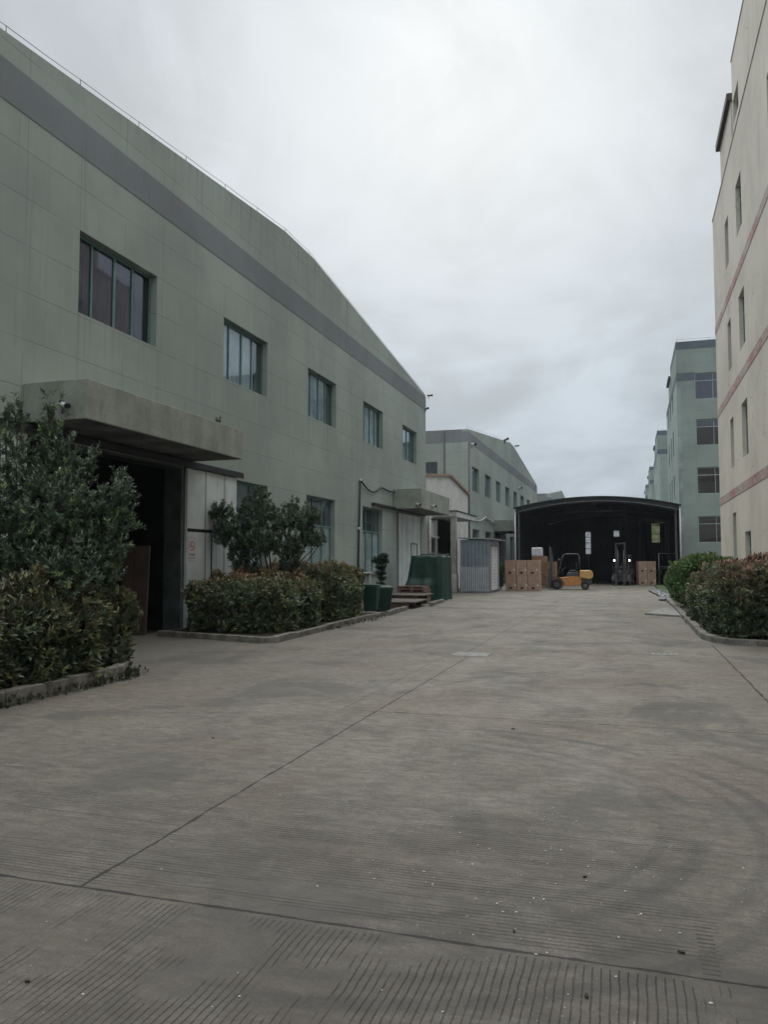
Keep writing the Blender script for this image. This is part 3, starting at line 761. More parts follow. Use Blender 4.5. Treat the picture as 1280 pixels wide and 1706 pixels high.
# ================================================================ arched shed
def shed():
    x0, x1, y0, y1 = -7.97, 3.36, 58.0, 84.0; xm = (x0 + x1) / 2 + .3
    T = thing('arched_shed', 'black open-fronted shed with a shallow arched roof across the yard', 'shed', (0, 0, 0))
    N = 28
    def arch(z, rise, a=x0, b=x1):
        pts = []
        for i in range(N + 1):
            s = i / N; x = a + (b - a) * s; pts.append((x, z + rise * (1 - (2 * s - 1) ** 2)))
        return pts
    r = MB(); o_ = arch(5.62, .72, x0 - .12, x1 + .12); i_ = arch(5.54, .72, x0 - .12, x1 + .12)
    r.prism(o_ + i_[::-1], 'Y', y0 - .25, y1)
    roof = r.build('roof', M['shed_roof'], T)
    fa = MB(); a1 = arch(5.53, .72); a2 = arch(5.26, .72); fa.prism(a1 + a2[::-1], 'Y', y0, y0 + .05); fa.build('fascia', M['shed_clad'], T)
    tb = MB(); tb.tube([(p[0], y0 - .06, p[1]) for p in arch(5.25, .74)], .035, 6); tb.build('arch_tube', M['tube_grey'], T)
    # trusses
    for y in (y0 + .3, y0 + 6, y0 + 12, y0 + 18, y0 + 24):
        t = MB(); t.tube([(p[0], y, p[1]) for p in arch(5.15, .74)], .03, 5); t.tube([(x0 + 3.4, y, 5.28), (x1 - 3.4, y, 5.28)], .02, 5)
        for k in (.32, .41, .5, .59, .68):
            xx = x0 + (x1 - x0) * k; zz = 5.15 + .74 * (1 - (2 * k - 1) ** 2); t.tube([(xx, y, 5.28), (xx, y, zz)], .018, 5)
        t.build('truss', M['tube_dark'], T)
    for x in (x0 - .02, x1 + .02):
        p = MB(); p.tube([(x, y0 - .1, 0), (x, y0 - .1, 5.55)], .06, 10); p.build('post', M['pipe_w'], T)
    for x, y in ((x0 + .22, y0 + .2), (x1 - .25, y0 + .2), (x0 + .22, y0 + 12), (x1 - .25, y0 + 12), (x1 - 2.5, y0 + 12)):
        p = MB(); p.box(x - .07, x + .07, y - .07, y + .07, 0, 5.3); p.build('column', M['tube_dark'], T)
    # walls
    wl = MB(); wl.box(x0 - .1, x0 - .02, y0, y1, 0, 5.5); wl.build('wall', M['shed_clad'], T)
    # right wall keeps its open strip low down near the front
    wr = MB(); wall(wr, fmap('X', x1 + .1, 1), y0, y1, 0, 5.5, [], .08); weld(wr.build('wall', M['shed_clad'], T))
    # end wall with three pale openings
    def px(u, v, y=y1):
        d = fw * F + rt * (u - 640) - upv * (v - 853); s = y / d.y; return d.x * s, 1.7 + d.z * s
    H = []
    for (ua, va, ub, vb) in ((976, 886, 985.5, 923), (1023, 884, 1032.5, 894), (1086, 861, 1100.5, 904)):
        a = px(ua, va); b = px(ub, vb); H.append((a[0], b[0], b[1], a[1]))
    bk = MB(); wall(bk, fmap('Y', y1, -1), x0 - .1, x1 + .1, 0, 5.55, H, .1); weld(bk.build('end_wall', M['shed_back'], T))
    gb = MB(); gb.prism(arch(5.55, .72), 'Y', y1, y1 + .1); gb.build('end_gable', M['shed_back'], T)
    for i, h in enumerate(H):
        q = MB(); q.box(h[0], h[1], y1 + .03, y1 + .04, h[2], h[3]); wn = q.build('window', M['fr_green' if i == 2 else 'fr_white'], T)
        q = MB(); n = (4, 1, 3)[i]
        for k in range(1, n): z = h[2] + (h[3] - h[2]) * k / n; q.box(h[0], h[1], y1 + .0, y1 + .025, z - .03, z + .03)
        q.box(h[0] - .03, h[0], y1 - .02, y1 + .02, h[2], h[3]); q.box(h[1], h[1] + .03, y1 - .02, y1 + .02, h[2], h[3])
        q.build('frame', M['tube_dark'], wn)
    fl = MB(); fl.box(x0, x1, y0 + 3.5, y1, .004, .012); fl.build('inner_floor', M['darkfloor'], T)
    return T


M['tube_grey'] = simple('grey_steel_tube', (.20, .21, .22), .5, .3)
M['tube_dark'] = simple('dark_steel_tube', (.075, .08, .088), .6, .3)
shed()


# ================================================================ far green factories on the right
def flat_factory(y0, label, detail=True, length=17.5, x=3.85, bodyh=16.75, toph=19.3):
    T = thing('factory_block', label, 'factory building', (0, 0, 0), 0)
    D = 19; zr = [(14.55, 16.66), (10.85, 12.95), (7.0, 9.1), (3.15, 5.24)]
    fs = fmap('Y', y0, -1); hs = []
    for xa in (x + 1.36, x + 6.1, x + 10.8):
        for a, b in zr: hs.append((xa, xa + 3.2, a, b))
    w_ = MB(); wall(w_, fs, x + .3, x + D, -.05, bodyh, hs, .3); weld(w_.build('front_wall', M['wall_far'], T))
    fx = fmap('X', x, -1); hw = []
    for ya in (y0 + 5.5, y0 + 9.2, y0 + 13):
        for a, b in zr: hw.append((ya, ya + 1.5, a, b))
    w_ = MB(); wall(w_, fx, y0, y0 + length, -.05, bodyh, hw, .3); weld(w_.build('side_wall', M['wall_far_w'], T))
    w_ = MB(); w_.box(x + .3, x + D, y0 + length - .3, y0 + length, 0, bodyh); w_.box(x + D - .3, x + D, y0 + .3, y0 + length - .3, 0, bodyh); w_.build('rear_wall', M['wall_far_w'], T)
    r = MB(); r.box(x + .31, x + D - .31, y0 + .31, y0 + length - .31, bodyh - .5, bodyh - .3); r.box(x + .31, x + D - .31, y0 + .31, y0 + length - .31, 9.6, 9.8); r.build('roof', M['roof'], T)
    s = MB(); s.box(x - .012, x + 1.36, y0 - .012, y0 - .001, 16.12, 16.76); s.box(x - .012, x - .001, y0, y0 + length, 16.12, 16.76); s.build('band', M['stripe_far'], T)
    up_ = MB(); up_.box(x, x + D - .5, y0, y0 + 8.6, bodyh + .001, toph - .64); up_.build('top_storey', M['wall_far'], T)
    s = MB(); s.box(x - .01, x + D - .49, y0 - .01, y0 + 8.61, toph - .64, toph); s.build('parapet', M['stripe_far'], T)
    bx = MB(); bx.box(x - .02, x + 3.5, y0 + 8.7, y0 + 12.2, bodyh, bodyh + 1.5); sx = bx.build('stair_head', M['wall_far_w'], T)
    bx = MB(); bx.box(x - .2, x + 3.7, y0 + 8.65, y0 + 12.6, bodyh + 1.5, bodyh + 1.75); bx.build('stair_roof', M['stripe_far'], sx)
    wi = MB(); n = 7
    for i in range(n): wi.tube([(x + .1 + i * 2.4, y0 + .1, toph), (x + .1 + i * 2.4, y0 + .1, toph + .22)], .012, 4)
    wi.tube([(x + .1, y0 + .1, toph + .2), (x + 15, y0 + .1, toph + .2)], .01, 4); wi.build('lightning_wire', M['wire'], T)
    for h in hs[:8] if detail else hs[:4]:
        window(T, fs, *h, mull=(.42, .55), trans=h[3] - .6, rec=.12, mat='frame_pale', glass='glass_dark', cur='curtain_x', gap=(random.choice((0, .42)), 0), fw_=.06)
    for h in hw[:8] if detail else hw[:4]: window(T, fx, *h, mull=(.5,), rec=.18, mat='frame_pale', glass='glass_dark', cur='curtain_dark')
    for h in (hs[8:] if detail else hs[4:]): window(T, fs, *h, mull=(.5,), rec=.12, mat='frame_pale', glass='glass_dark', cur=None)
    return T


M['stripe_far'] = simple('dark_grey_band', (.105, .13, .15), .8, var=.15, scale=1)
flat_factory(66.5, 'tall green four-storey block right behind the black shed')
flat_factory(111.5, 'grey-green block second in the row beyond the shed', False)
flat_factory(154, 'small far block third in the row beyond the shed', False)
flat_factory(190, 'farthest tiny block of the row, just above the shed roof', False)


# ================================================================ pale building at right
def pale_building():
    x = 3.6; T = thing('factory_block', 'pale cream five-storey building with peeling red stripes on the right', 'factory building', (0, 0, 0))
    f = fmap('X', x, -1); hs = []
    cols = [(-2.0, 1.3), (4.0, 1.3), (9.0, 1.3), (14.2, 1.3), (20.3, 1.3), (26.62, 1.28), (30.02, .95)]
    rows = [(12.42, 14.15), (8.6, 10.4), (5.06, 6.83), (0.9, 2.65)]
    for ci, (u, wd) in enumerate(cols):
        for r in rows:
            if ci == 6 and r[0] < 2: r = (1.6, 3.43)
            hs.append((u, u + wd, *r))
    w_ = MB(); wall(w_, f, -14, 34.97, -.05, 16.0, hs, .4); weld(w_.build('wall', M['pale'], T))
    top = []
    for u, wd in cols[:-1]: top.append((u, u + wd, 16.28, 17.13))
    w_ = MB(); wall(w_, f, -14, 28.03, 16.0, 18.6, top, .4); weld(w_.build('top_storey', M['pale'], T))
    c = MB(); c.box(x - .025, x - .002, -14, 34.99, 15.96, 16.02); c.build('cornice', M['pale'], T)
    c = MB(); c.box(x - .02, x + .42, -14, 28.05, 18.602, 18.66); c.build('coping', M['pale_reveal'], T)
    o = MB(); o.box(x + .4, x + 20, 34.57, 34.97, -.05, 16.0); o.box(x + 19.6, x + 20, -14, 34.57, -.05, 16.0); o.box(x + .4, x + 19.6, -14, -13.6, 0, 16.0)
    o.box(x + .4, x + 20, 27.63, 28.03, 16.0, 18.6); o.build('rear_wall', M['pale'], T)
    r = MB(); r.box(x + .41, x + 19.59, -13.59, 34.56, 15.7, 15.9); r.box(x + .41, x + 20, -13.9, 27.6, 18.2, 18.4)
    for z in (4.0, 7.7, 11.4): r.box(x + .41, x + 8, -13.59, 34.56, z, z + .2)
    r.box(x + 8, x + 8.2, -13.59, 34.56, 0, 15.7); r.build('roof', M['roof'], T)
    for z in (3.98, 7.62, 11.12):
        s = MB(); s.box(x - .014, x - .002, -14, 34.985, z, z + .30); s.box(x - .014, x + 20, 34.973, 34.985, z, z + .30); s.build('stripe', M['red'], T)
    b = MB(); b.box(x + .02, x + 4, 28.6, 31.9, 16.0, 17.55); sb = b.build('stair_head', M['pale'], T)
    b = MB(); b.box(x - .12, x + 4.2, 28.5, 32.1, 17.55, 17.8); b.build('stair_roof', M['rust_dark'], sb)
    for h in hs:
        window(T, f, *h, mull=(.5,), rec=.13, mat='frame', glass='glass_dark', cur=None, fw_=.04, trans=h[2] + 1.2 if h[3] - h[2] > 1.5 else None)
    for h in top: window(T, f, *h, mull=(.5,), rec=.13, mat='frame_pale', glass='glass_dark', cur=None, fw_=.04)


M['rust_dark'] = simple('dark_brown_eave', (.09, .075, .075), .8, var=.2)
pale_building()


# ================================================================ kerbs, planters and soil
def kerb_run(name, label, pts, h=.13, wdt=.14, closed=False, group=None, seg=1.0, gaps=()):
    """kerb stones laid along a polyline; outer side on the line"""
    m = MB(); rnd = random.Random(len(pts) * 7)
    for k in range(len(pts) - 1):
        a = Vector((*pts[k], 0)); b = Vector((*pts[k + 1], 0)); L = (b - a).length; d = (b - a).normalized(); nrm = Vector((-d.y, d.x, 0))
        n = max(1, int(L / seg)); 
        for i in range(n):
            if (k, i) in gaps: continue
            s0 = L * i / n + .005; s1 = L * (i + 1) / n - .005; t = rnd.uniform(-.012, .012); hz = h + rnd.uniform(-.012, .012)
            R = Matrix.Translation(a + nrm * t) @ Matrix(((d.x, nrm.x, 0, 0), (d.y, nrm.y, 0, 0), (0, 0, 1, 0), (0, 0, 0, 1)))
            m.box(s0, s1, 0, wdt, -.05, hz, R)
    o = m.build(name, M['conc'], None, bevel=.012)
    tag(o, label, 'kerb', group); return o


def soil(poly, z, kindname='soil'):
    m = MB(); n = 14
    m.prism(poly, 'Z', -.04, z); return tag(m.build(kindname, M['soil']), 'dark planting soil', 'soil', kind='structure')


kerb_run('kerb', 'mossy kerb along the near left planting bed', [(-7.0, 1.0), (-7.0, 9.75), (-7.35, 10.5), (-10.35, 10.95)], h=.19, wdt=.16)
soil([(-10.38, 1.0), (-7.15, 1.0), (-7.15, 9.7), (-7.45, 10.35), (-10.38, 10.8)], .13)
kerb_run('kerb', 'kerb round the planting bed between door and bins', [(-10.35, 15.75), (-7.35, 14.9), (-7.05, 15.15), (-7.35, 23.3)])
soil([(-10.38, 15.9), (-7.4, 15.06), (-7.22, 15.25), (-7.5, 23.4), (-10.38, 23.4)], .10)
kerb_run('kerb', 'curved pale kerb round the red hedge at right', [(1.45, 36), (1.45, 18.6), (1.62, 17.9), (2.0, 17.45), (2.6, 17.3), (9, 17.3)][::1], seg=.9, wdt=.16)
soil([(1.62, 36), (1.62, 18.65), (1.78, 18.0), (2.1, 17.62), (2.65, 17.47), (3.55, 17.47), (3.55, 36)], .09)
k4 = kerb_run('kerb', 'loose kerb stones lying beside the green bins', [(-7.2, 23.6), (-7.45, 26.6)], h=.14)
k5 = kerb_run('kerb', 'worn kerb stones below the board platforms', [(-7.15, 29.0), (-7.45, 32.3)], h=.13)
kk = MB(); kk.box(-9.0, -7.9, 25.5, 25.7, 0, .14); tag(kk.build('kerb', M['conc'], None, bevel=.015), 'single kerb stone lying crosswise behind the bins', 'kerb')

# ramp slab near the right hedge
rp = MB(); rp.prism([(0.42, 26.4), (1.45, 25.6), (1.45, 31.0)], 'Z', .0, .06)
tag(rp.build('ramp_slab', M['patch'], None), 'thin wedge-shaped concrete slab beside the right hedge', 'slab')
rp = MB(); rp.box(-3.12, -2.46, 14.0, 14.58, 0, .008); tag(rp.build('manhole_cover', M['patch'], None), 'pale rectangular cover set in the yard on the joint', 'manhole cover')
rp = MB()
for i in range(5): rp.box(.34 + .1 * i, .42 + .1 * i, 15.25, 15.5, 0, .006)
rp.box(.30, .90, 15.22, 15.25, 0, .007); rp.box(.30, .90, 15.5, 15.53, 0, .007)
tag(rp.build('drain_grate', M['patch'], None), 'faint grey drain grate near the right hedge', 'drain grate')


# ================================================================ foliage
def leaves(name, mat, parent, P, D, nl, L, cols, spread=.75, wr=.36, tagcol=None, lift=.0):
    """P,D: (n,3) shoot positions and axes; nl leaves per shoot; L leaf length; cols (n,3) colour per shoot"""
    n = len(P); Np = n * nl
    P = np.repeat(P, nl, 0); A = np.repeat(D / np.linalg.norm(D, axis=1)[:, None], nl, 0); C_ = np.repeat(cols, nl, 0)
    r = rng.normal(size=(Np, 3)); r -= (r * A).sum(1)[:, None] * A; r /= np.linalg.norm(r, axis=1)[:, None] + 1e-9
    sp = rng.uniform(spread * .4, spread * 1.5, Np)[:, None]
    d = A + r * sp; d /= np.linalg.norm(d, axis=1)[:, None]
    ln = (L * rng.uniform(.65, 1.2, Np))[:, None]
    P = P + A * (rng.uniform(-1.0, .15, Np)[:, None] * L * .9)
    s = np.cross(d, A); s /= np.linalg.norm(s, axis=1)[:, None] + 1e-9
    nm = np.cross(s, d)
    wd = ln * wr * rng.uniform(.8, 1.15, Np)[:, None] * .5
    fold = wd * .35
    v0 = P; v1 = P + d * ln * .5 + s * wd + nm * fold; v2 = P + d * ln - nm * ln * .12; v3 = P + d * ln * .5 - s * wd + nm * fold
    V = np.stack([v0, v1, v2, v3], 1).reshape(-1, 3)
    base = np.arange(Np) * 4
    T = np.stack([base, base + 1, base + 2, base, base + 2, base + 3], 1).reshape(-1)
    me = bpy.data.meshes.new(name); me.vertices.add(len(V)); me.vertices.foreach_set('co', V.astype(np.float32).ravel())
    me.loops.add(len(T)); me.loops.foreach_set('vertex_index', T.astype(np.int32))
    nf = Np * 2; me.polygons.add(nf); me.polygons.foreach_set('loop_start', (np.arange(nf) * 3).astype(np.int32))
    me.update(calc_edges=True)
    C_ = C_ * rng.uniform(.4, 1.75, (Np, 1)) ** 1.1
    cc = np.ones((Np, 4, 4), np.float32); cc[:, :, :3] = C_[:, None, :]; 
    at = me.color_attributes.new('leafcol', 'FLOAT_COLOR', 'POINT'); at.data.foreach_set('color', cc.ravel())
    me.materials.append(mat)
    o = bpy.data.objects.new(name, me); COL.objects.link(o)
    if parent is not None: o.parent = parent
    return o


def lump(p, s, seed=0.):
    return (np.sin(p[:, 0] * s * 1.3 + seed) + np.sin(p[:, 1] * s + 1.7 * seed + 1) + np.sin(p[:, 2] * s * 1.6 + seed * .6 + 2) + np.sin((p[:, 0] + p[:, 1]) * s * 2.3 + seed)) / 4


def hedge_pts(x0, x1, y0, y1, z0, z1, n, seed=1., wts=(1, 1, 1), bulge=.26, corner=.55):
    """shoots over a clipped but ragged box; returns points, axes"""
    out = []; ax = []
    ar = np.array([(x1 - x0) * (y1 - y0), (y1 - y0) * (z1 - z0) * 1.0, (x1 - x0) * (z1 - z0), (x1 - x0) * (z1 - z0), (y1 - y0) * (z1 - z0) * .5])
    pr = ar / ar.sum(); f = rng.choice(5, n, p=pr); u = rng.uniform(0, 1, (n, 3))
    p = np.empty((n, 3)); a = np.zeros((n, 3))
    p[:] = np.array([x0, y0, z0]) + u * np.array([x1 - x0, y1 - y0, z1 - z0])
    p[f == 0, 2] = z1; a[f == 0, 2] = 1
    p[f == 1, 0] = x1; a[f == 1, 0] = 1
    p[f == 2, 1] = y0; a[f == 2, 1] = -1
    p[f == 3, 1] = y1; a[f == 3, 1] = 1
    p[f == 4, 0] = x0; a[f == 4, 0] = -1
    # round edges toward the centre
    c = np.array([(x0 + x1) / 2, (y0 + y1) / 2, z0]); h = np.array([(x1 - x0) / 2, (y1 - y0) / 2, z1 - z0])
    q = (p - c) / h; m = np.abs(q); e = np.sort(m, axis=1)[:, 1]
    hm = h.min(); shrink = np.clip((e - .55) / .45, 0, 1) ** 2 * corner * min(hm, .8)
    p -= a * shrink[:, None]; p -= np.sign(q) * (m > .55) * (np.clip((m - .55) / .45, 0, 1) ** 2) * .10 * (shrink[:, None] > 0.01)
    p += a * (lump(p, 2.6, seed) * bulge + lump(p, 7, seed * 2) * bulge * .45)[:, None]
    p -= a * (rng.exponential(.07, n))[:, None]
    a = a + rng.normal(0, .35, (n, 3)); a[:, 2] += .75
    return p, a


def hedge_cols(P, z0, z1, base, red, redfac, seed):
    n = len(P); t = np.clip((P[:, 2] - z0) / (z1 - z0), 0, 1)
    k = np.clip(t ** 3 * (1 + 1.2 * lump(P, 1.6, seed)) * redfac + rng.normal(0, .12, n), 0, 1)[:, None]
    g2 = np.array(base)[None] * rng.uniform(.6, 1.3, (n, 1)); y = np.array((.24, .26, .09))[None]
    mixy = (rng.uniform(0, 1, (n, 1)) < .13) * .6
    g2 = g2 * (1 - mixy) + y * mixy
    return g2 * (1 - k) + np.array(red)[None] * k


def stems(name, parent, spots, h, r=.02):
    m = MB()
    for (x, y) in spots:
        for k in range(3):
            dx, dy = random.uniform(-.25, .25), random.uniform(-.25, .25)
            m.tube([(x, y, 0), (x + dx * .4, y + dy * .4, h * .45), (x + dx, y + dy, h * .85)], [r, r * .8, r * .4], 5)
    return m.build(name, M['bark'], parent)


def hedge(label, boxes, n_per_m2, leafL, base, red, redfac, seed, spots, nl=7, extra=()):
    T = thing('hedge', label, 'hedge', (0, 0, 0))
    PP = []; AA = []; CC = []
    for (x0, x1, y0, y1, z0, z1) in boxes:
        area = (x1 - x0) * (y1 - y0) + (y1 - y0) * (z1 - z0) * 1.5 + 2 * (x1 - x0) * (z1 - z0)
        n = int(area * n_per_m2); p, a = hedge_pts(x0, x1, y0, y1, z0, z1, n, seed)
        n2 = n // 2; p2 = np.array([x0, y0, z0]) + rng.uniform(.06, .92, (n2, 3)) * np.array([x1 - x0, y1 - y0, z1 - z0]); a2 = rng.normal(0, 1, (n2, 3)); a2[:, 2] += .8
        PP += [p, p2]; AA += [a, a2]; CC += [hedge_cols(p, z0, z1, base, red, redfac, seed), hedge_cols(p2, z0, z1 * 1.3, base, red, 0, seed)]
    P = np.vstack(PP); P[:, 2] = np.maximum(P[:, 2], .1)
    leaves('foliage', M['leaf'], T, P, np.vstack(AA), nl, leafL, np.vstack(CC))
    stems('stems', T, spots, boxes[0][5] * .8)
    return T


GREEN = (.10, .145, .08); RED = (.30, .13, .09)
hedge('dense photinia hedge with a few red tips at the near left kerb', [(-9.0, -7.08, 3.2, 10.6, .12, 1.38), (-10.1, -8.1, 6.0, 11.0, .12, 1.3)], 330, .105, (.088, .125, .068), RED, .38, 1.3, [(-8, y) for y in np.arange(3.6, 10, .7)])
hedge('long green hedge topped with reddish shoots, between the loading door and the bins', [(-9.9, -7.45, 15.75, 19.2, .1, 1.3), (-9.8, -7.5, 19.0, 22.6, .1, 1.62)], 250, .105, GREEN, (.30, .19, .11), .5, 2.1, [(-8.4, y) for y in np.arange(16.2, 22.4, .8)])
hedge('large red-topped hedge inside the curved kerb at right', [(1.72, 3.45, 17.7, 22.6, .1, 1.72), (1.62, 3.4, 21.8, 25.0, .1, 1.45)], 300, .115, GREEN, (.29, .17, .12), .62, 3.2, [(2.5, y) for y in np.arange(18.2, 26.6, .8)])


def blobs_foliage(T, blobs, n_m2, leafL, cols, nl=8, upw=.9, tipcol=None, tipfrac=.1, spread=.75, wr=.3, twig=0):
    """blobs: (x,y,z,rx,ry,rz)"""
    PP, AA, CC = [], [], []
    for i, (x, y, z, rx, ry, rz) in enumerate(blobs):
        area = 4 * math.pi * ((rx * ry) ** 1.6 / 3 + (rx * rz) ** 1.6 / 3 + (ry * rz) ** 1.6 / 3) ** (1 / 1.6)
        n = max(8, int(area * n_m2)); d = rng.normal(size=(n, 3)); d /= np.linalg.norm(d, axis=1)[:, None]
        rad = rng.uniform(0, 1, n) ** .28
        rad *= 1 + .18 * lump(d * 3, 1.5, i * 1.1)
        a = d * .75 + rng.normal(0, .3, (n, 3)); a[:, 2] += upw
        p = np.array([x, y, z]) + d * rad[:, None] * np.array([rx, ry, rz]) * .92
        if twig:
            k = max(4, n // 6); ix = rng.integers(0, k, n); st = rng.integers(0, 6, n)
            ux = a[ix] / np.linalg.norm(a[ix], axis=1)[:, None]
            p = p[ix] - ux * .12 + ux * st[:, None] * twig / 6 + rng.normal(0, .012, (n, 3)); a = ux + rng.normal(0, .12, (n, 3))
        c = np.tile(np.array(cols), (n, 1)) * rng.uniform(.6, 1.35, (n, 1)) * rng.uniform(.8, 1.2)
        if tipcol is not None:
            tk = (d[:, 2] > .55) & (rng.uniform(size=n) < tipfrac * 3) & (rad > .8)
            c[tk] = np.array(tipcol) * rng.uniform(.8, 1.2, (tk.sum(), 1))
        PP.append(p); AA.append(a); CC.append(c)
    return leaves('foliage', M['leaf'], T, np.vstack(PP), np.vstack(AA), nl, leafL, np.vstack(CC), spread, wr)


def unproj(u, v, y):
    d = fw * F + rt * (u - 640) - upv * (v - 853); s = y / d.y; return Vector((d.x * s, d.y * s, 1.7 + d.z * s)), s * F / 1.0


def tree_from(label, name, px_blobs, base, trunkr, leafL, col, tip, tf, n_m2, nl=8, seed=3, fork=.5):
    """crown lobes given as picture-measured spots with their own real distance"""
    T = thing(name, label, 'tree', (0, 0, 0)); rnd = random.Random(seed); bl = []
    m = MB(); b = Vector(base)
    fk = b + Vector((.03, .02, fork)); m.tube([b, b + Vector((.02, 0, fork * .5)), fk], [trunkr, trunkr * .85, trunkr * .75], 8)
    for (u, v, ru, rv, y) in px_blobs:
        p, _ = unproj(u, v, y); sc = (p - Vector((0, 0, 1.7))).dot(fw) / F
        q_ = .74 if (v < 830 and y < 12) else 1.0
        rx, rz = ru * sc * q_, rv * sc * q_; bl.append((p.x, p.y, p.z, rx, (rx + min(rx, rz)) / 2, rz))
        mid = fk.lerp(p, .5) + Vector((rnd.uniform(-.1, .1), rnd.uniform(-.1, .1), -.08)); q = p - Vector((0, 0, rz * .5))
        m.tube([fk - Vector((0, 0, .1)), mid, q, p + Vector((0, 0, rz * .6))], [trunkr * .45, trunkr * .3, trunkr * .2, trunkr * .08], 6)
    m.build('trunk', M['bark'], T)
    o = blobs_foliage(T, bl, n_m2, leafL, col, nl, 1.1, tip, tf, twig=.42 if fork < .9 else .28, spread=.85, wr=.27)
    o.name = 'crown'; return T


tree_from('tall bushy evergreen standing in the near left bed before the white door', 'evergreen_tree', [
    (28, 735, 28, 60, 9.3), (-20, 760, 30, 80, 9.0), (8, 690, 10, 28, 9.2), (86, 712, 22, 32, 9.7), (85, 690, 9, 26, 9.7), (35, 690, 13, 22, 9.3), (60, 790, 34, 50, 9.5), (100, 765, 42, 50, 9.8), (148, 770, 16, 34, 10.0), (125, 800, 34, 46, 9.9),
    (20, 830, 42, 60, 9.2), (80, 850, 55, 60, 9.3), (140, 860, 46, 56, 9.8), (196, 822, 20, 36, 10.1), (198, 850, 26, 50, 10.1), (170, 900, 40, 50, 9.9),
    (30, 910, 55, 60, 9.0), (100, 930, 60, 55, 9.2), (-15, 880, 40, 70, 8.9), (180, 945, 24, 34, 9.9), (120, 972, 50, 30, 9.1)],
    (-8.7, 9.6, 0), .06, .082, (.10, .145, .092), (.27, .38, .13), .12, 215, 8, 3)
tree_from('rounded dark evergreen rising from the hedge beside the white sliding door', 'evergreen_tree', [
    (365, 850, 20, 18, 18.0), (385, 872, 34, 26, 18.1), (430, 850, 32, 28, 18.4), (430, 828, 18, 12, 18.4), (470, 865, 30, 24, 18.5), (500, 862, 30, 22, 18.6), (522, 858, 16, 13, 18.7), (488, 843, 12, 9, 18.6),
    (430, 895, 40, 34, 18.2), (480, 905, 36, 26, 18.5), (515, 893, 20, 18, 18.7), (400, 925, 22, 34, 18.2), (415, 955, 24, 22, 18.2), (485, 940, 20, 16, 18.5), (528, 902, 8, 12, 18.8), (540, 893, 5, 8, 18.8), (374, 890, 20, 22, 18.0)],
    (-8.75, 18.45, 0), .055, .085, (.105, .15, .10), (.2, .3, .12), .08, 205, 8, 5, .95)
T = thing('round_shrub', 'rounded bright green shrub behind the red hedge at right', 'shrub', (0, 0, 0))
blobs_foliage(T, [(1.95, 30.2, 1.0, .75, .8, .85), (2.7, 30.2, 1.15, .9, .9, .9), (2.2, 30.0, .55, .9, .9, .5), (2.3, 29.8, 1.55, .55, .6, .45), (3.15, 30, 1.3, .5, .6, .6)], 210, .11, (.12, .21, .07), 8, .7, (.14, .2, .06), .25)
stems('stems', T, [(2.4, 30.15)], 1.2)
T = thing('small_shrub', 'low dark shrub standing inside the right side of the shed', 'shrub', (0, 0, 0))
blobs_foliage(T, [(2.35, 61.6, .75, .65, .5, .55), (2.9, 61.8, .8, .5, .4, .5)], 70, .16, (.03, .055, .03), 7)
stems('stems', T, [(2.4, 61.6)], .6)
T = thing('small_shrub', 'thin green shrub between the cabin and the stacked cartons', 'shrub', (0, 0, 0))
blobs_foliage(T, [(-7.35, 47.4, 1.2, .2, .25, .4), (-7.4, 47.2, .55, .22, .3, .45)], 90, .12, (.05, .085, .035), 7)
stems('stems', T, [(-7.4, 47.3)], 1.0)
# weeds
T = tag(leaves('weeds', M['leaf'], None, *(lambda p: (p, np.tile((0, 0, 1.), (len(p), 1)) + rng.normal(0, .4, (len(p), 3))))(
    np.vstack([np.column_stack([rng.normal(-6.98, .05, 150), rng.uniform(7.2, 10.2, 150), rng.uniform(0.0, .1, 150)]), np.column_stack([rng.uniform(-7.5, -7.0, 90), rng.normal(10.1, .15, 90), rng.uniform(0.02, .12, 90)]),
                np.column_stack([rng.normal(-7.1, .05, 60), rng.uniform(18, 23, 60), rng.uniform(0, .1, 60)])])), 5, .07, np.tile((.045, .06, .025), (300, 1))), 'weeds and moss creeping over the left kerbs', 'weeds', kind='stuff')
wd = leaves('foliage', M['leaf'], None, np.array([[-9.3, 16.55, 4.98], [-9.28, 16.6, 5.08], [-9.33, 16.5, 5.05]]), np.array([[0, 0, 1.], [.2, 0, 1], [-.2, .1, 1]]), 7, .12, np.tile((.03, .05, .03), (3, 1)), .5)
wd.name = 'sprouting_weed'; tag(wd, 'small weed sprouting on top of the near canopy', 'weed')


# ================================================================ sign
def text_mesh(name, body, size, mat, parent, matrix, extrude=.0006):
    cu = bpy.data.curves.new(name, 'FONT'); cu.body = body; cu.size = size; cu.align_x = 'CENTER'; cu.align_y = 'CENTER'; cu.extrude = extrude
    to = bpy.data.objects.new(name + '_tmp', cu); COL.objects.link(to)
    bpy.context.view_layer.update()
    me = bpy.data.meshes.new_from_object(to.evaluated_get(bpy.context.evaluated_depsgraph_get()))
    bpy.data.objects.remove(to, do_unlink=True); bpy.data.curves.remove(cu)
    me.transform(matrix); me.materials.append(mat)
    o = bpy.data.objects.new(name, me); COL.objects.link(o); o.parent = parent; return o


M['signwhite'] = simple('white_sign_plastic', (.62, .60, .60), .5, var=.05)
M['signred'] = simple('red_sign_ink', (.42, .05, .05), .5, var=.05)
M['signblack'] = simple('black_sign_ink', (.03, .03, .03), .5)
sg = thing('no_smoking_sign', 'white no smoking sign with red ring on the wicket door', 'sign', (-10.245, 16.98, 1.99))
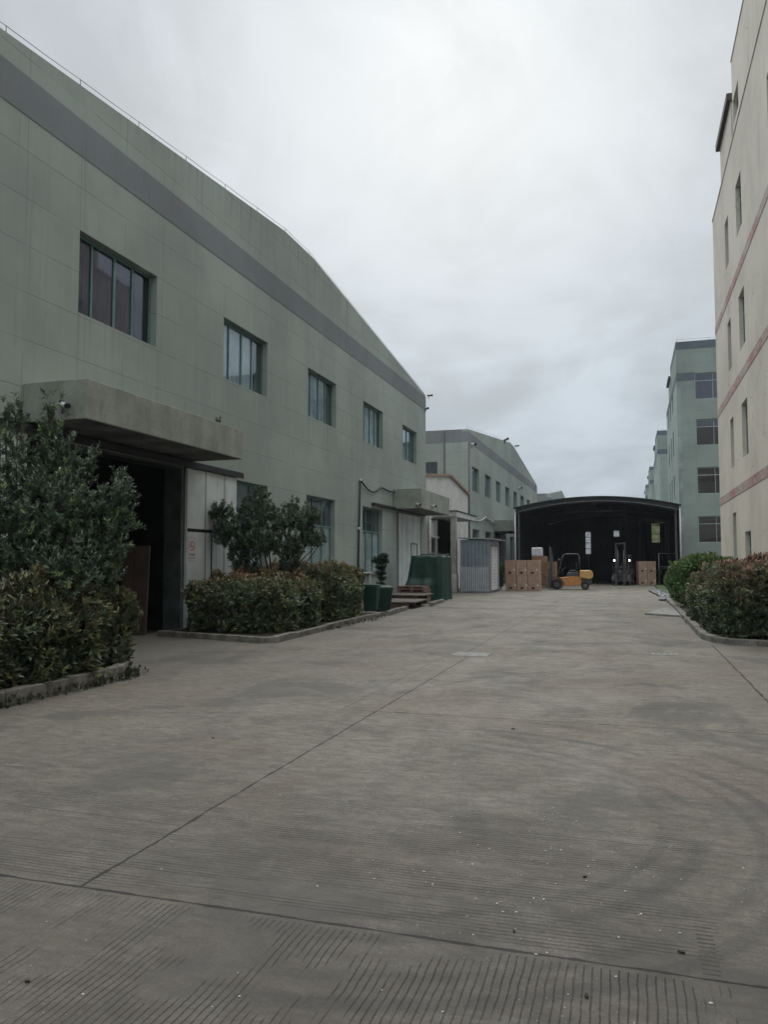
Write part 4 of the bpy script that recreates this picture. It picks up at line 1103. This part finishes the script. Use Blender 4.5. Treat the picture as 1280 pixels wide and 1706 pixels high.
# local: x=out, y along wall, z up
m = MB(); m.box(0, .006, -.155, .155, -.29, .29); m.build('board', M['signwhite'], sg)
RX = Matrix(((0, 0, 1, 0), (1, 0, 0, 0), (0, 1, 0, 0), (0, 0, 0, 1)))
m = MB()
for k in range(32):
    a0, a1 = 2 * math.pi * k / 32, 2 * math.pi * (k + 1) / 32
    m.q(*[(.0085, r * math.cos(a), .08 + r * math.sin(a)) for r, a in ((.098, a0), (.12, a0), (.12, a1), (.098, a1))])
m.q((.0095, -.075, .08 + .065), (.0095, -.062, .08 + .078), (.0095, .075, .08 - .065), (.0095, .062, .08 - .078)); m.build('ring', M['signred'], sg, fix=False)
m = MB(); m.box(.0065, .008, -.06, .035, .06, .082); m.box(.0065, .008, .04, .055, .06, .082)
m.tube([(.0075, -.05, .1), (.0075, -.03, .125), (.0075, -.045, .145)], .004, 4); m.build('cigarette', M['signblack'], sg)
m = MB()
for q in ((-.155, .155, .283, .29), (-.155, .155, -.29, -.283), (-.155, -.149, -.283, .283), (.149, .155, -.283, .283)): m.box(.0062, .0075, *q)
m.build('border', M['signred'], sg)
text_mesh('lettering', '严禁吸烟', .064, M['signblack'], sg, Matrix.Translation((.008, 0, -.135)) @ RX)
text_mesh('lettering', 'NO SMOKING', .036, M['signblack'], sg, Matrix.Translation((.008, 0, -.215)) @ RX)

# brown boards just inside the open door
for i, (x, dx, h, lab) in enumerate(((-11.22, .30, 2.1, 'tall brown board leaning inside the dark door, left of two'), (-10.86, .40, 2.06, 'tall brown board leaning inside the dark door, right of two'))):
    m = MB(); R = Matrix.Translation((x, 15.75, 0)) @ Matrix.Rotation(math.radians(-3), 4, 'X'); m.box(-dx / 2 - .02, dx / 2 - .02, 0, .05, 0.01, h, R)
    tag(m.build('brown_board', M['board'] if 'board' in M else M.setdefault('board', simple('brown_board', (.10, .066, .05), .7, var=.2, scale=2)), None, bevel=.006), lab, 'board')

# ================================================================ pipes and cables
m = MB(); m.tube([(-10.33, 29.88, 4.97), (-10.33, 29.7, 3.0), (-10.33, 29.62, 1.25)], .04, 8)
dp = thing('drain_pipe', 'black pipe running up the near hall wall beside the third lower window', 'pipe', (0, 0, 0)); m.build('pipe', M['black'], dp)
m = MB()
for z, y in ((4.97, 29.88), (3.0, 29.7), (1.25, 29.62)): m.cyl((-10.33, y, z), 'Z', .055, .09, 10)
m.build('joint', M['whitepl'], dp)
m = MB(); pts = []
for i in range(19):
    s = i / 18; pts.append((-10.32, 29.88 + 4.9 * s, 4.98 - .34 * math.sin(math.pi * min(1, s * 1.75)) * (1 if s < .57 else 0) + (-.05 * math.sin(math.pi * (s - .57) / .43) if s > .57 else 0) - .08 * s))
m.tube(pts, .035, 7); tag(m.build('cable_hose', M['black'], None), 'sagging black hose on the wall leading to the far canopy', 'hose')
m = MB(); m.tube([(-10.3, 29.3, 1.2), (-10.3, 31.2, 1.22)], .045, 8); m.tube([(-10.3, 29.45, 1.2), (-10.3, 29.45, .1)], .03, 8); m.tube([(-10.3, 31.0, 1.22), (-10.3, 31.0, .1)], .03, 8)
fp = m.build('low_pipe', M['pipe_w'], None); tag(fp, 'low white pipe loop at the wall behind the green bins', 'pipe')
m = MB(); pts = [(-10.3, 52.6 + i * .5, 4.85 - .35 * math.sin(math.pi * i / 12) + .15 * i / 12) for i in range(13)]; pts += [(-10.3, 60.8, 4.85), (-10.3, 63, 4.7)]
m.tube(pts, .05, 6); tag(m.build('cable_hose', M['pipe_w'], None), 'pale sagging hose on the second hall wall above the cabin', 'hose')


def camera_unit(loc, d, label, s=1.0, mat='whitepl'):
    T = thing('security_camera', label, 'camera', loc)
    d = Vector(d).normalized(); m = MB(); m.tube([-d * .1 * s, d * .14 * s], .042 * s, 10); m.build('housing', M[mat], T)
    m = MB(); m.tube([d * .13 * s, d * .18 * s], .05 * s, 10); m.build('hood', M['black'], T)
    m = MB(); m.tube([(0, 0, -.02), (-.02, .02, -.12 * s), (-.09, .08 * s, -.13 * s)], .014 * s, 6); m.build('bracket', M['steel'], T)


camera_unit((-9.47, 11.36, 4.45), (1, -.35, -.3), 'white camera on the near canopy side, above the tree')
camera_unit((-10.3, 40.6, 9.9), (.8, -1, -.2), 'white camera under the band at the near hall corner', 1.3)
camera_unit((-10.22, 40.95, 10.66), (1, .2, .1), 'dark floodlight on an arm at the near hall roof corner', 1.1, 'black')
camera_unit((-9.2, 34.62, 4.3), (1, -.6, -.2), 'white camera on the near face of the second canopy', 1.1)
camera_unit((-8.98, 36.6, 4.35), (1, -.3, -.2), 'white camera on the long face of the second canopy', 1.1)
camera_unit((-10.2, 41.5, 3.98), (1, -.5, -.1), 'dark camera on the lean-to wall beside the downpipe', 1.4, 'black')
camera_unit((-10.25, 53.2, 9.75), (1, -.5, -.1), 'white camera below the band at the second hall corner', 1.9)
camera_unit((-10.1, 76.2, 8.8), (1, -.5, -.1), 'white lamp on the second hall wall between upper windows', 1.9)
camera_unit((-10.3, 69.0, 12.4), (.6, .9, .5), 'dark floodlight on the second hall parapet slope', 2.2, 'tube_dark')
camera_unit((-10.2, 75.3, 12.75), (1, .6, .1), 'small dark floodlight at the second hall ridge', 1.5, 'tube_dark')


# ================================================================ bins, pot plant
def bin_(label, loc, rz, tilt=0):
    T = thing('wheelie_bin', label, 'bin', loc, rz, 'green bins at the end of the kerb'); T.rotation_euler[0] = tilt
    m = MB(); b0, b1 = .19, .245; i = len(m.v)
    for z, h in ((.06, b0), (.80, b1)):
        m.v += [(-h, -h * .95, z), (h, -h * .95, z), (h, h * .95, z), (-h, h * .95, z)]
    for a in ((0, 3, 2, 1), (4, 5, 6, 7), (0, 1, 5, 4), (1, 2, 6, 5), (2, 3, 7, 6), (3, 0, 4, 7)): m.f.append(a)
    m.build('body', M['bin'], T, bevel=.02)
    m = MB(); m.box(-.265, .265, -.26, .25, .79, .83); m.box(-.255, .255, -.25, .24, .831, .875); m.build('lid', M['bin'], T, bevel=.015)
    m = MB(); m.tube([(-.2, .28, .82), (.2, .28, .82)], .014, 8); m.build('handle', M['bin'], T)
    for sx in (-.2, .2):
        m = MB(); m.cyl((sx, .2, .075), 'X', .075, .05, 14); m.build('wheel', M['rubber'], T)
    return T


bin_('green wheeled bin standing upright next to the hedge end', (-7.78, 23.55, .1), .1)
bin_('green wheeled bin leaning behind the first one, beside the pot plant', (-7.75, 24.75, .02), .5, math.radians(7))
PT = thing('potted_plant', 'tiered potted bush in a dark pot below the third lower window', 'potted plant', (-9.6, 30.3, 0))
m = MB(); m.lathe((0, 0, 0), [(.2, 0), (.3, .42), (.33, .5), (.29, .5), (.26, .42), (.2, .4)], 16); m.build('pot', M['pot'], PT)
m = MB(); m.tube([(0, 0, .4), (.02, 0, 1.0), (0, .02, 1.9)], [.035, .03, .02], 7); m.build('stem', M['bark'], PT)
bl = [(0, 0, .78, .18, .18, .05), (.02, 0, 1.0, .2, .2, .055), (0, 0, 1.22, .22, .22, .06), (0, 0, 1.45, .2, .2, .07), (0, 0, 1.72, .36, .34, .15), (.1, 0, 1.88, .2, .2, .1)]
blobs_foliage(PT, bl, 130, .13, (.04, .075, .045), 7, .5)
m = MB(); m.lathe((-.0, 0, 0), [(.12, 0), (.16, .3), (.17, .33), (.14, .33)], 14); o = m.build('flower_pot', M['potw'], None); o.location = (-9.1, 30.7, 0); tag(o, 'small white flower pot beside the tiered bush', 'pot')


# ================================================================ tarp covered stack
def tarp():
    T = thing('covered_pile', 'green tarpaulin draped over a pile in front of the far door', 'covered pile', (-8.5, 34.4, 0))
    nx, nu = 64, 26
    V = []; Fc = []
    def ring(s):
        # rectangle perimeter param -> x,y unit
        s = s % 1 * 4
        if s < 1: return (-1 + 2 * s, -1)
        if s < 2: return (1, -1 + 2 * (s - 1))
        if s < 3: return (1 - 2 * (s - 2), 1)
        return (-1, 1 - 2 * (s - 3))
    for j in range(nu + 1):
        t = j / nu; z = 1.9 * (1 - t) + .02
        for i in range(nx):
            s = i / nx; x, y = ring(s); ex = 1 / max(1e-6, (abs(x) ** 7 + abs(y) ** 7) ** (1 / 7)); x *= ex; y *= ex
            fold = (math.sin(i * .93) * .6 + math.sin(i * .37 + 1) * .8 + math.sin(i * 2.3 + 2 + t * 2) * .35) * .055 * t ** .5
            hx, hy = .72 + .07 * t, 1.1 + .08 * t; cx = -.03 * t
            if y < -.5 and x < .45: 
                stepz = max(0, min(1, (t - .52) / .12)); hy += .28 * stepz; 
            if x < -.5: cx -= .18 * t
            V.append((cx + x * (hx + fold), y * (hy + fold) + .0, z + .03 * math.sin(i * .9) * (1 - t) + (.035 * math.sin(i * .8 + 1) if j == nu else 0)))
    for j in range(nu):
        for i in range(nx):
            i2 = (i + 1) % nx; Fc.append((j * nx + i, (j + 1) * nx + i, (j + 1) * nx + i2, j * nx + i2))
    # top
    c0 = len(V)
    for r_ in (.7, .4):
        for i in range(nx):
            x, y, z = V[i]; V.append((x * r_, y * r_, 1.93 + .03 * math.sin(i * .7 + r_ * 5)))
    for i in range(nx):
        i2 = (i + 1) % nx; Fc.append((i, i2, c0 + i2, c0 + i)); Fc.append((c0 + i, c0 + i2, c0 + nx + i2, c0 + nx + i))
    V.append((0, 0, 1.95)); k = len(V) - 1
    for i in range(nx): Fc.append((c0 + nx + i, c0 + nx + (i + 1) % nx, k))
    m = MB(); m.v = V; m.f = Fc; m.sm = set(range(len(Fc))); m.build('tarpaulin', M['tarp'], T)
    fr = MB(); fr.tube([(-.35, -.6, 2.0), (.5, -.7, 2.0), (.6, .7, 2.0), (-.3, .8, 2.0), (-.35, -.6, 2.0)], .018, 6)
    for p in ((-.35, -.6), (.5, -.7), (.6, .7), (.1, -.65)): fr.tube([(p[0], p[1], 1.88), (p[0], p[1], 2.08)], .022, 6)
    o = fr.build('pipe_frame', M['steel'], T)


tarp()


def pallet(label, loc, rz, w_=1.15, d_=1.0, col='plank', group=None):
    T = thing('pallet', label, 'pallet', loc, rz, group)
    m = MB()
    for i in range(7): y = -d_ / 2 + i * (d_ - .09) / 6; m.box(-w_ / 2, w_ / 2, y, y + .09, .105, .125)
    for i in range(3): y = -d_ / 2 + i * (d_ - .1) / 2; m.box(-w_ / 2, w_ / 2, y, y + .1, 0, .02)
    m.build('deck', M[col], T)
    for x in (-w_ / 2, -.05, w_ / 2 - .1):
        m = MB(); m.box(x, x + .1, -d_ / 2 + .003, d_ / 2 - .003, .0205, .1045); m.build('bearer', M[col], T)
    return T


M['pallet_red'] = simple('brownish_pallet_wood', (.20, .13, .105), .9, var=.25, scale=4)
for i in range(5):
    pallet(('lowest pallet of the stack before the tarpaulin', 'second pallet up in the stack before the tarpaulin', 'middle pallet of the stack before the tarpaulin', 'fourth pallet up in the stack before the tarpaulin', 'topmost pallet of the stack before the tarpaulin')[i],
           (-8.75 + (.02, -.02, .03, 0, -.03)[i], 32.35, .005 + .131 * i), (.02, -.01, .03, 0, .02)[i], col='pallet_red', group='pallets stacked by the tarpaulin')


def board_platform(label, x0, x1, y0, y1, z0, z1, skew):
    T = thing('board_platform', label, 'platform', ((x0 + x1) / 2, (y0 + y1) / 2, 0), skew)
    hx, hy = (x1 - x0) / 2, (y1 - y0) / 2
    m = MB(); m.box(-hx, hx, -hy, hy, z1 - .05, z1); m.build('board', M['plate'], T, bevel=.006)
    for y in (-hy + .15, 0, hy - .15):
        m = MB(); m.box(-hx + .12, hx - .25, y - .05, y + .05, z0, z1 - .052); m.build('bearer', M['pallet_red'], T)


board_platform('upper worn board platform in front of the pallet stack', -9.75, -7.75, 29.9, 31.7, .01, .38, 0)
board_platform('lower worn board platform nearest the kerb stones', -9.3, -7.42, 27.2, 29.6, .01, .25, .04)
m = MB(); m.box(-9.6, -8.2, 26.0, 26.5, 0, .12); tag(m.build('timber', M['plank'], None, bevel=.01), 'thick timber lying between the bins and the lower platform', 'timber')


# ================================================================ cartons
def carton(loc, rz, w_, d_, h_, label, group, lid=False):
    T = thing('carton', label, 'carton', loc, rz, group)
    e = .004; m = MB(); m.box(-w_ / 2 + e, w_ / 2 - e, -d_ / 2 + e, d_ / 2 - e, .002, h_ - .004); m.build('box', M['card'], T, bevel=.012)
    m = MB(); m.box(-w_ / 2 + .002, w_ / 2 - .002, -.03, .03, h_ - .004, h_ - .001); m.box(-w_ / 2 + e, w_ / 2 - e, -d_ / 2 + .001, -d_ / 2 + .004, h_ * .5 - .012, h_ * .5 + .012); m.build('tape', M['tape'], T)
    m = MB(); m.box(-.11, .07, -d_ / 2 + .0005, -d_ / 2 + .0035, .1, .22); m.build('print', M['print'], T)
    m = MB(); m.box(w_ / 2 - .13, w_ / 2 - .05, -d_ / 2 + .0005, -d_ / 2 + .0035, h_ * .32, h_ * .42); m.build('label', M['label'], T)
    return T


G1 = 'cartons stacked left of the forklift'
W_, H_ = .632, .88
cols_n = ('left', 'middle', 'right')
for r in range(2):
    for c_ in range(3):
        for dd_ in range(2):
            jx = random.uniform(-.004, .004)
            carton((-6.62 + .645 * c_ + .04 * (1 - r) + jx, 46.1 + .7 * dd_, r * H_), .0 + random.uniform(-.02, .02), W_, .66, H_,
                   f'{"upper" if r else "lower"} {cols_n[c_]} carton of the {"front" if dd_ == 0 else "hidden rear"} row in the left stack', G1)
# brown cartons behind with a white wrapped pack
for i, (x, y, z, w2, h2, lab) in enumerate(((-4.75, 50.9, .12, .62, 1.55, 'tall brown carton behind the left stack, next to the forklift mast'), (-5.55, 51.6, .12, .9, 1.9, 'tall carton under the white wrapped pack'))):
    T = thing('carton', lab, 'carton', (x, y, z)); m = MB(); m.box(-w2 / 2, w2 / 2, -.5, .5, 0, h2); m.build('box', M['card2'], T, bevel=.02)
    m = MB(); m.box(-w2 / 2 - .002, w2 / 2 + .002, -.504, -.501, h2 * .45, h2 * .45 + .03); m.build('tape', M['tape'], T)
pallet('low pallet under the tall brown cartons', (-5.1, 51.3, 0), 0, 2.0, 1.3, 'pallet_red')
m = MB(); m.box(-.34, .34, -.3, .3, 0, .55); o = m.build('wrapped_pack', M['wrap'] if 'wrap' in M else M.setdefault('wrap', simple('white_film', (.50, .50, .53), .35, var=.15, scale=6)), None, bevel=.06); o.location = (-5.68, 51.4, 2.022)
tag(o, 'white film-wrapped pack on top of the tall cartons', 'pack')
G2 = 'cartons stacked right of the dark forklift'
for r in range(2):
    for c_ in range(2):
        for dd_ in range(2):
            carton((.86 + .60 * c_ - .12 * dd_, 59.6 + .62 * dd_, r * .85), .06, .59, .6, .85,
                   f'{"upper" if r else "lower"} {("left", "right")[c_]} carton of the {"front" if dd_ == 0 else "rear"} row in the right stack', G2)

# rack inside right of the shed
T = thing('metal_rack', 'thin metal frame standing inside the right of the shed', 'rack', (2.45, 59.6, 0))
for x in (-.45, .8):
    for y in (0, .8):
        m = MB(); m.tube([(x, y, 0), (x, y, 2.25)], .025, 6); m.build('post', M['tube_grey'], T)
m = MB()
for z in (2.25, 1.3): m.tube([(-.45, 0, z), (.8, 0, z)], .022, 6); m.tube([(-.45, .8, z), (.8, .8, z)], .022, 6)
m.build('rail', M['tube_grey'], T)
# crumpled sheet on the ground at right
V = []; Fc = []; nx, ny = 14, 26; pr = random.Random(4)
for j in range(ny + 1):
    for i in range(nx + 1):
        s, t = i / nx, j / ny; V.append((1.15 + .6 * s + .35 * math.sin(t * 5) * .4 + pr.uniform(-.03, .03), 36 + 12 * t, .01 + abs(math.sin(i * 1.9 + j * 1.3)) * .06 + pr.uniform(0, .04)))
for j in range(ny):
    for i in range(nx): a = j * (nx + 1) + i; Fc.append((a, a + 1, a + nx + 2, a + nx + 1))
m = MB(); m.v = V; m.f = Fc; tag(m.build('plastic_sheet', M['scrap'], None, fix=False), 'crumpled pale plastic sheeting on the ground beyond the right hedge', 'sheeting')
m = MB(); m.box(1.6, 3.5, 36.4, 58, 0, .06); tag(m.build('grass_verge', M['verge'] if 'verge' in M else M.setdefault('verge', simple('short_grass', (.06, .085, .04), 1, var=.4, scale=14, bump=1)), None), 'low green verge beyond the right hedge', 'verge', kind='structure')


# ================================================================ forklifts
def forklift(label, loc, rz, paint, paint2, lamps, mast_h=2.55, dark=False):
    """local: forward = -X, mast at front; origin on the ground at the middle"""
    T = thing('forklift', label, 'forklift', loc, rz)
    body = M[paint]; cw = M[paint2]; W2 = .55
    m = MB(); m.prism([(-.74, .24), (.52, .24), (.64, .40), (.64, .76), (.05, .80), (-.5, .72), (-.74, .72)], 'Y', -W2 + .06, W2 - .06); m.build('body', body, T, bevel=.02)
    m = MB(); m.prism([(-.2, .765), (.5, .765), (.52, .98), (.42, 1.06), (-.12, 1.03), (-.22, .9)], 'Y', -.36, .36); m.build('hood', M['forkdark'], T, bevel=.03)
    m = MB(); m.prism([(.55, .72), (1.12, .62), (1.3, .72), (1.34, .9), (1.28, 1.1), (1.15, 1.16), (.55, 1.16)], 'Y', -W2, W2); m.build('counterweight', cw, T, bevel=.05)
    m = MB(); m.prism([(.64, .42), (1.15, .3), (1.26, .4), (1.28, .62), (1.1, .615), (.64, .69)], 'Y', -W2 + .16, W2 - .16); m.build('chassis', M['forkdark'], T, bevel=.02)
    m = MB(); m.box(-.05, .4, -.25, .25, 1.07, 1.17); m.box(.33, .43, -.24, .24, 1.17, 1.58, Matrix.Translation((0, 0, 0))); m.build('seat', M['black'], T, bevel=.03)
    m = MB(); m.tube([(-.62, 0, .7), (-.42, 0, 1.22)], .022, 6)
    st = m.build('steering_column', M['black'], T)
    m = MB(); c0 = Vector((-.41, 0, 1.25)); ax = Vector((-.38, 0, .93)).normalized(); e1 = Vector((0, 1, 0)); e2 = ax.cross(e1)
    m.tube([c0 + (e1 * math.cos(a) + e2 * math.sin(a)) * .17 for a in [2 * math.pi * k / 18 for k in range(19)]], .014, 6, cap=False); m.build('steering_wheel', M['black'], st)
    m = MB()
    for sy in (-1, 1):
        y = sy * (W2 - .1)
        m.tube([(-.78, y, .72), (-.62, y, 1.25), (-.5, y, 1.85), (-.36, y, 2.1), (-.22, y, 2.13), (.46, y, 2.13), (.52, y, 2.05), (.58, y, 1.12)], .042, 6)
    for i in range(8): x = -.28 + i * .1; m.box(x, x + .025, -W2 + .1, W2 - .1, 2.115, 2.14)
    m.build('overhead_guard', M['forkdark'], T)
    m = MB(); m.tube([(.54, W2 - .1, 1.95), (.54, W2 - .1, 1.62)], .04, 6); m.tube([(.545, -W2 + .1, 1.95), (.545, -W2 + .1, 1.62)], .036, 6); m.build('guard_sleeve', M['steel'], T)
    # front fenders and wheels
    for sy in (-1, 1):
        y0, y1 = (sy * .62, sy * .40) if sy < 0 else (sy * .40, sy * .62)
        m = MB(); pr_ = [(-.80 + .43 * math.cos(a), .33 + .43 * math.sin(a)) for a in [math.radians(k) for k in range(-5, 186, 10)]] + [(-.80 + .37 * math.cos(a), .33 + .37 * math.sin(a)) for a in [math.radians(k) for k in range(185, -6, -10)]]
        m.prism(pr_, 'Y', y0, y1); m.build('fender', M['forkdark'], T)
        m = MB(); m.cyl((-.80, sy * .5, .31), 'Y', .31, .2, 24); wl = m.build('front_wheel', M['rubber'], T)
        m = MB(); m.cyl((-.80, sy * .585, .31), 'Y', .16, .06, 16); m.cyl((-.80, sy * .61, .31), 'Y', .06, .05, 10); m.build('rim', M['forkdark'], wl)
        m = MB(); m.cyl((.86, sy * .44, .235), 'Y', .235, .17, 24); wl = m.build('rear_wheel', M['rubber'], T)
        m = MB(); m.cyl((.86, sy * .52, .235), 'Y', .12, .05, 16); m.cyl((.86, sy * .54, .235), 'Y', .045, .05, 10); m.build('rim', M['steel'], wl)
    # mast
    m = MB()
    for sy in (-.32, .32):
        m.box(-1.22, -1.10, sy - .035, sy + .035, .1, mast_h); m.box(-1.14, -1.04, sy * .82 - .03, sy * .82 + .03, .12, mast_h - .12)
    m.box(-1.2, -1.12, -.32, .32, mast_h - .1, mast_h); m.box(-1.2, -1.12, -.32, .32, .3, .4); m.box(-1.19, -1.13, -.32, .32, 1.3, 1.36)
    ms = m.build('mast', M['forkdark'], T)
    m = MB()
    for sy in (-.2, .2): m.tube([(-1.06, sy, .2), (-1.06, sy, mast_h - .5)], .035, 8)
    m.build('lift_cylinder', M['steel'], ms)
    m = MB(); m.box(-1.30, -1.235, -.5, .5, .32, .40); m.box(-1.30, -1.235, -.5, .5, .72, .80)
    for y in (-.48, -.24, 0, .24, .48): m.box(-1.295, -1.245, y - .015, y + .015, .401, 1.25)
    m.box(-1.29, -1.24, -.5, .5, 1.251, 1.29); cg = m.build('carriage', M['forkdark'], T)
    for sy in (-.28, .28):
        m = MB(); m.prism([(-1.345, .85), (-1.305, .85), (-1.305, .07), (-2.2, .045), (-2.2, .06), (-1.345, .12)], 'Y', sy - .055, sy + .055); m.build('fork', M['steel'], T)
    for sy in (-1, 1):
        m = MB(); m.cyl((-.62, sy * .52, 1.76), 'X', .085, .10, 14); m.tube([(-.6, sy * .46, 1.68), (-.6, sy * .52, 1.76)], .02, 5); hl = m.build('headlight', M['black'], T)
        m = MB(); m.cyl((-.675, sy * .52, 1.76), 'X', .055, .02, 14); m.build('lens', M['glasslamp'] if lamps else M['whitepl'], hl)
    return T


forklift('orange and yellow forklift seen side-on in front of the black shed', (-3.45, 48.75, 0), math.radians(4), 'orange', 'yellow', False)
forklift('dark forklift facing the camera with both headlights lit', (-.42, 58.9, 0), math.radians(80), 'orange_dark' if 'orange_dark' in M else 'forkdark', 'forkdark', True, 3.0)

# ================================================================ litter
m = MB(); r_ = random.Random(9)
for k in range(210):
    y = r_.uniform(2.2, 9) if k % 3 else r_.gauss(4.3, .5); x = r_.gauss(-.9, .9) if k % 3 else r_.gauss(-.5, .5)
    s = r_.uniform(.002, .009); a = r_.uniform(0, 3); R = Matrix.Translation((x, y, .001)) @ Matrix.Rotation(a, 4, 'Z')
    m.prism([(-s, -s * .5), (s * .6, -s * .7), (s, s * .4), (-s * .4, s * .6)], 'Z', 0, s * .35); n = 8
    for i in range(len(m.v) - n, len(m.v)): m.v[i] = tuple(R @ Vector(m.v[i]))
tag(m.build('stone_chips', M['grit']), 'pale stone chips scattered on the concrete', 'chips', kind='stuff')
m = MB()
for (u, v) in ((975, 1462 + 0), (857, 1553), (1136, 1588), (978, 1661), (355, 1230), (855, 1215), (45, 1637)):
    d = fw * F + rt * (u - 640) - upv * (v - 853); q = 1.7 / -d.z; x, y = d.x * q, d.y * q; s = .011 * r_.uniform(.6, 1.4); a = r_.uniform(0, 3)
    R = Matrix.Translation((x, y, .001)) @ Matrix.Rotation(a, 4, 'Z')
    m.prism([(-s * 1.3, -s * .2), (0, -s * .6), (s * 1.4, 0), (s * .3, s * .6), (-s * .7, s * .5)], 'Z', 0, .008)
    for i in range(len(m.v) - 10, len(m.v)): m.v[i] = tuple(R @ Vector(m.v[i]))
tag(m.build('fallen_leaves', M['leaflit']), 'dark fallen leaves and scraps on the concrete', 'leaves', kind='stuff')

# ================================================================ haze
m = MB(); m.box(-60, 45, -30, 215, -1, 27); hz = m.build('haze', M['ground'], None); tag(hz, 'thin humid haze over the yard', 'haze', kind='stuff')
hm = bpy.data.materials.new('haze_air'); hm.use_nodes = True; hm.node_tree.nodes.clear(); ht = NT(hm.node_tree)
ho = ht.n('ShaderNodeOutputMaterial'); pv = ht.n('ShaderNodeVolumePrincipled', {'Color': (.86, .92, 1.0), 'Density': .0003, 'Anisotropy': .2})
hm.node_tree.links.new(pv.outputs[0], ho.inputs['Volume']); hz.data.materials.clear(); hz.data.materials.append(hm)
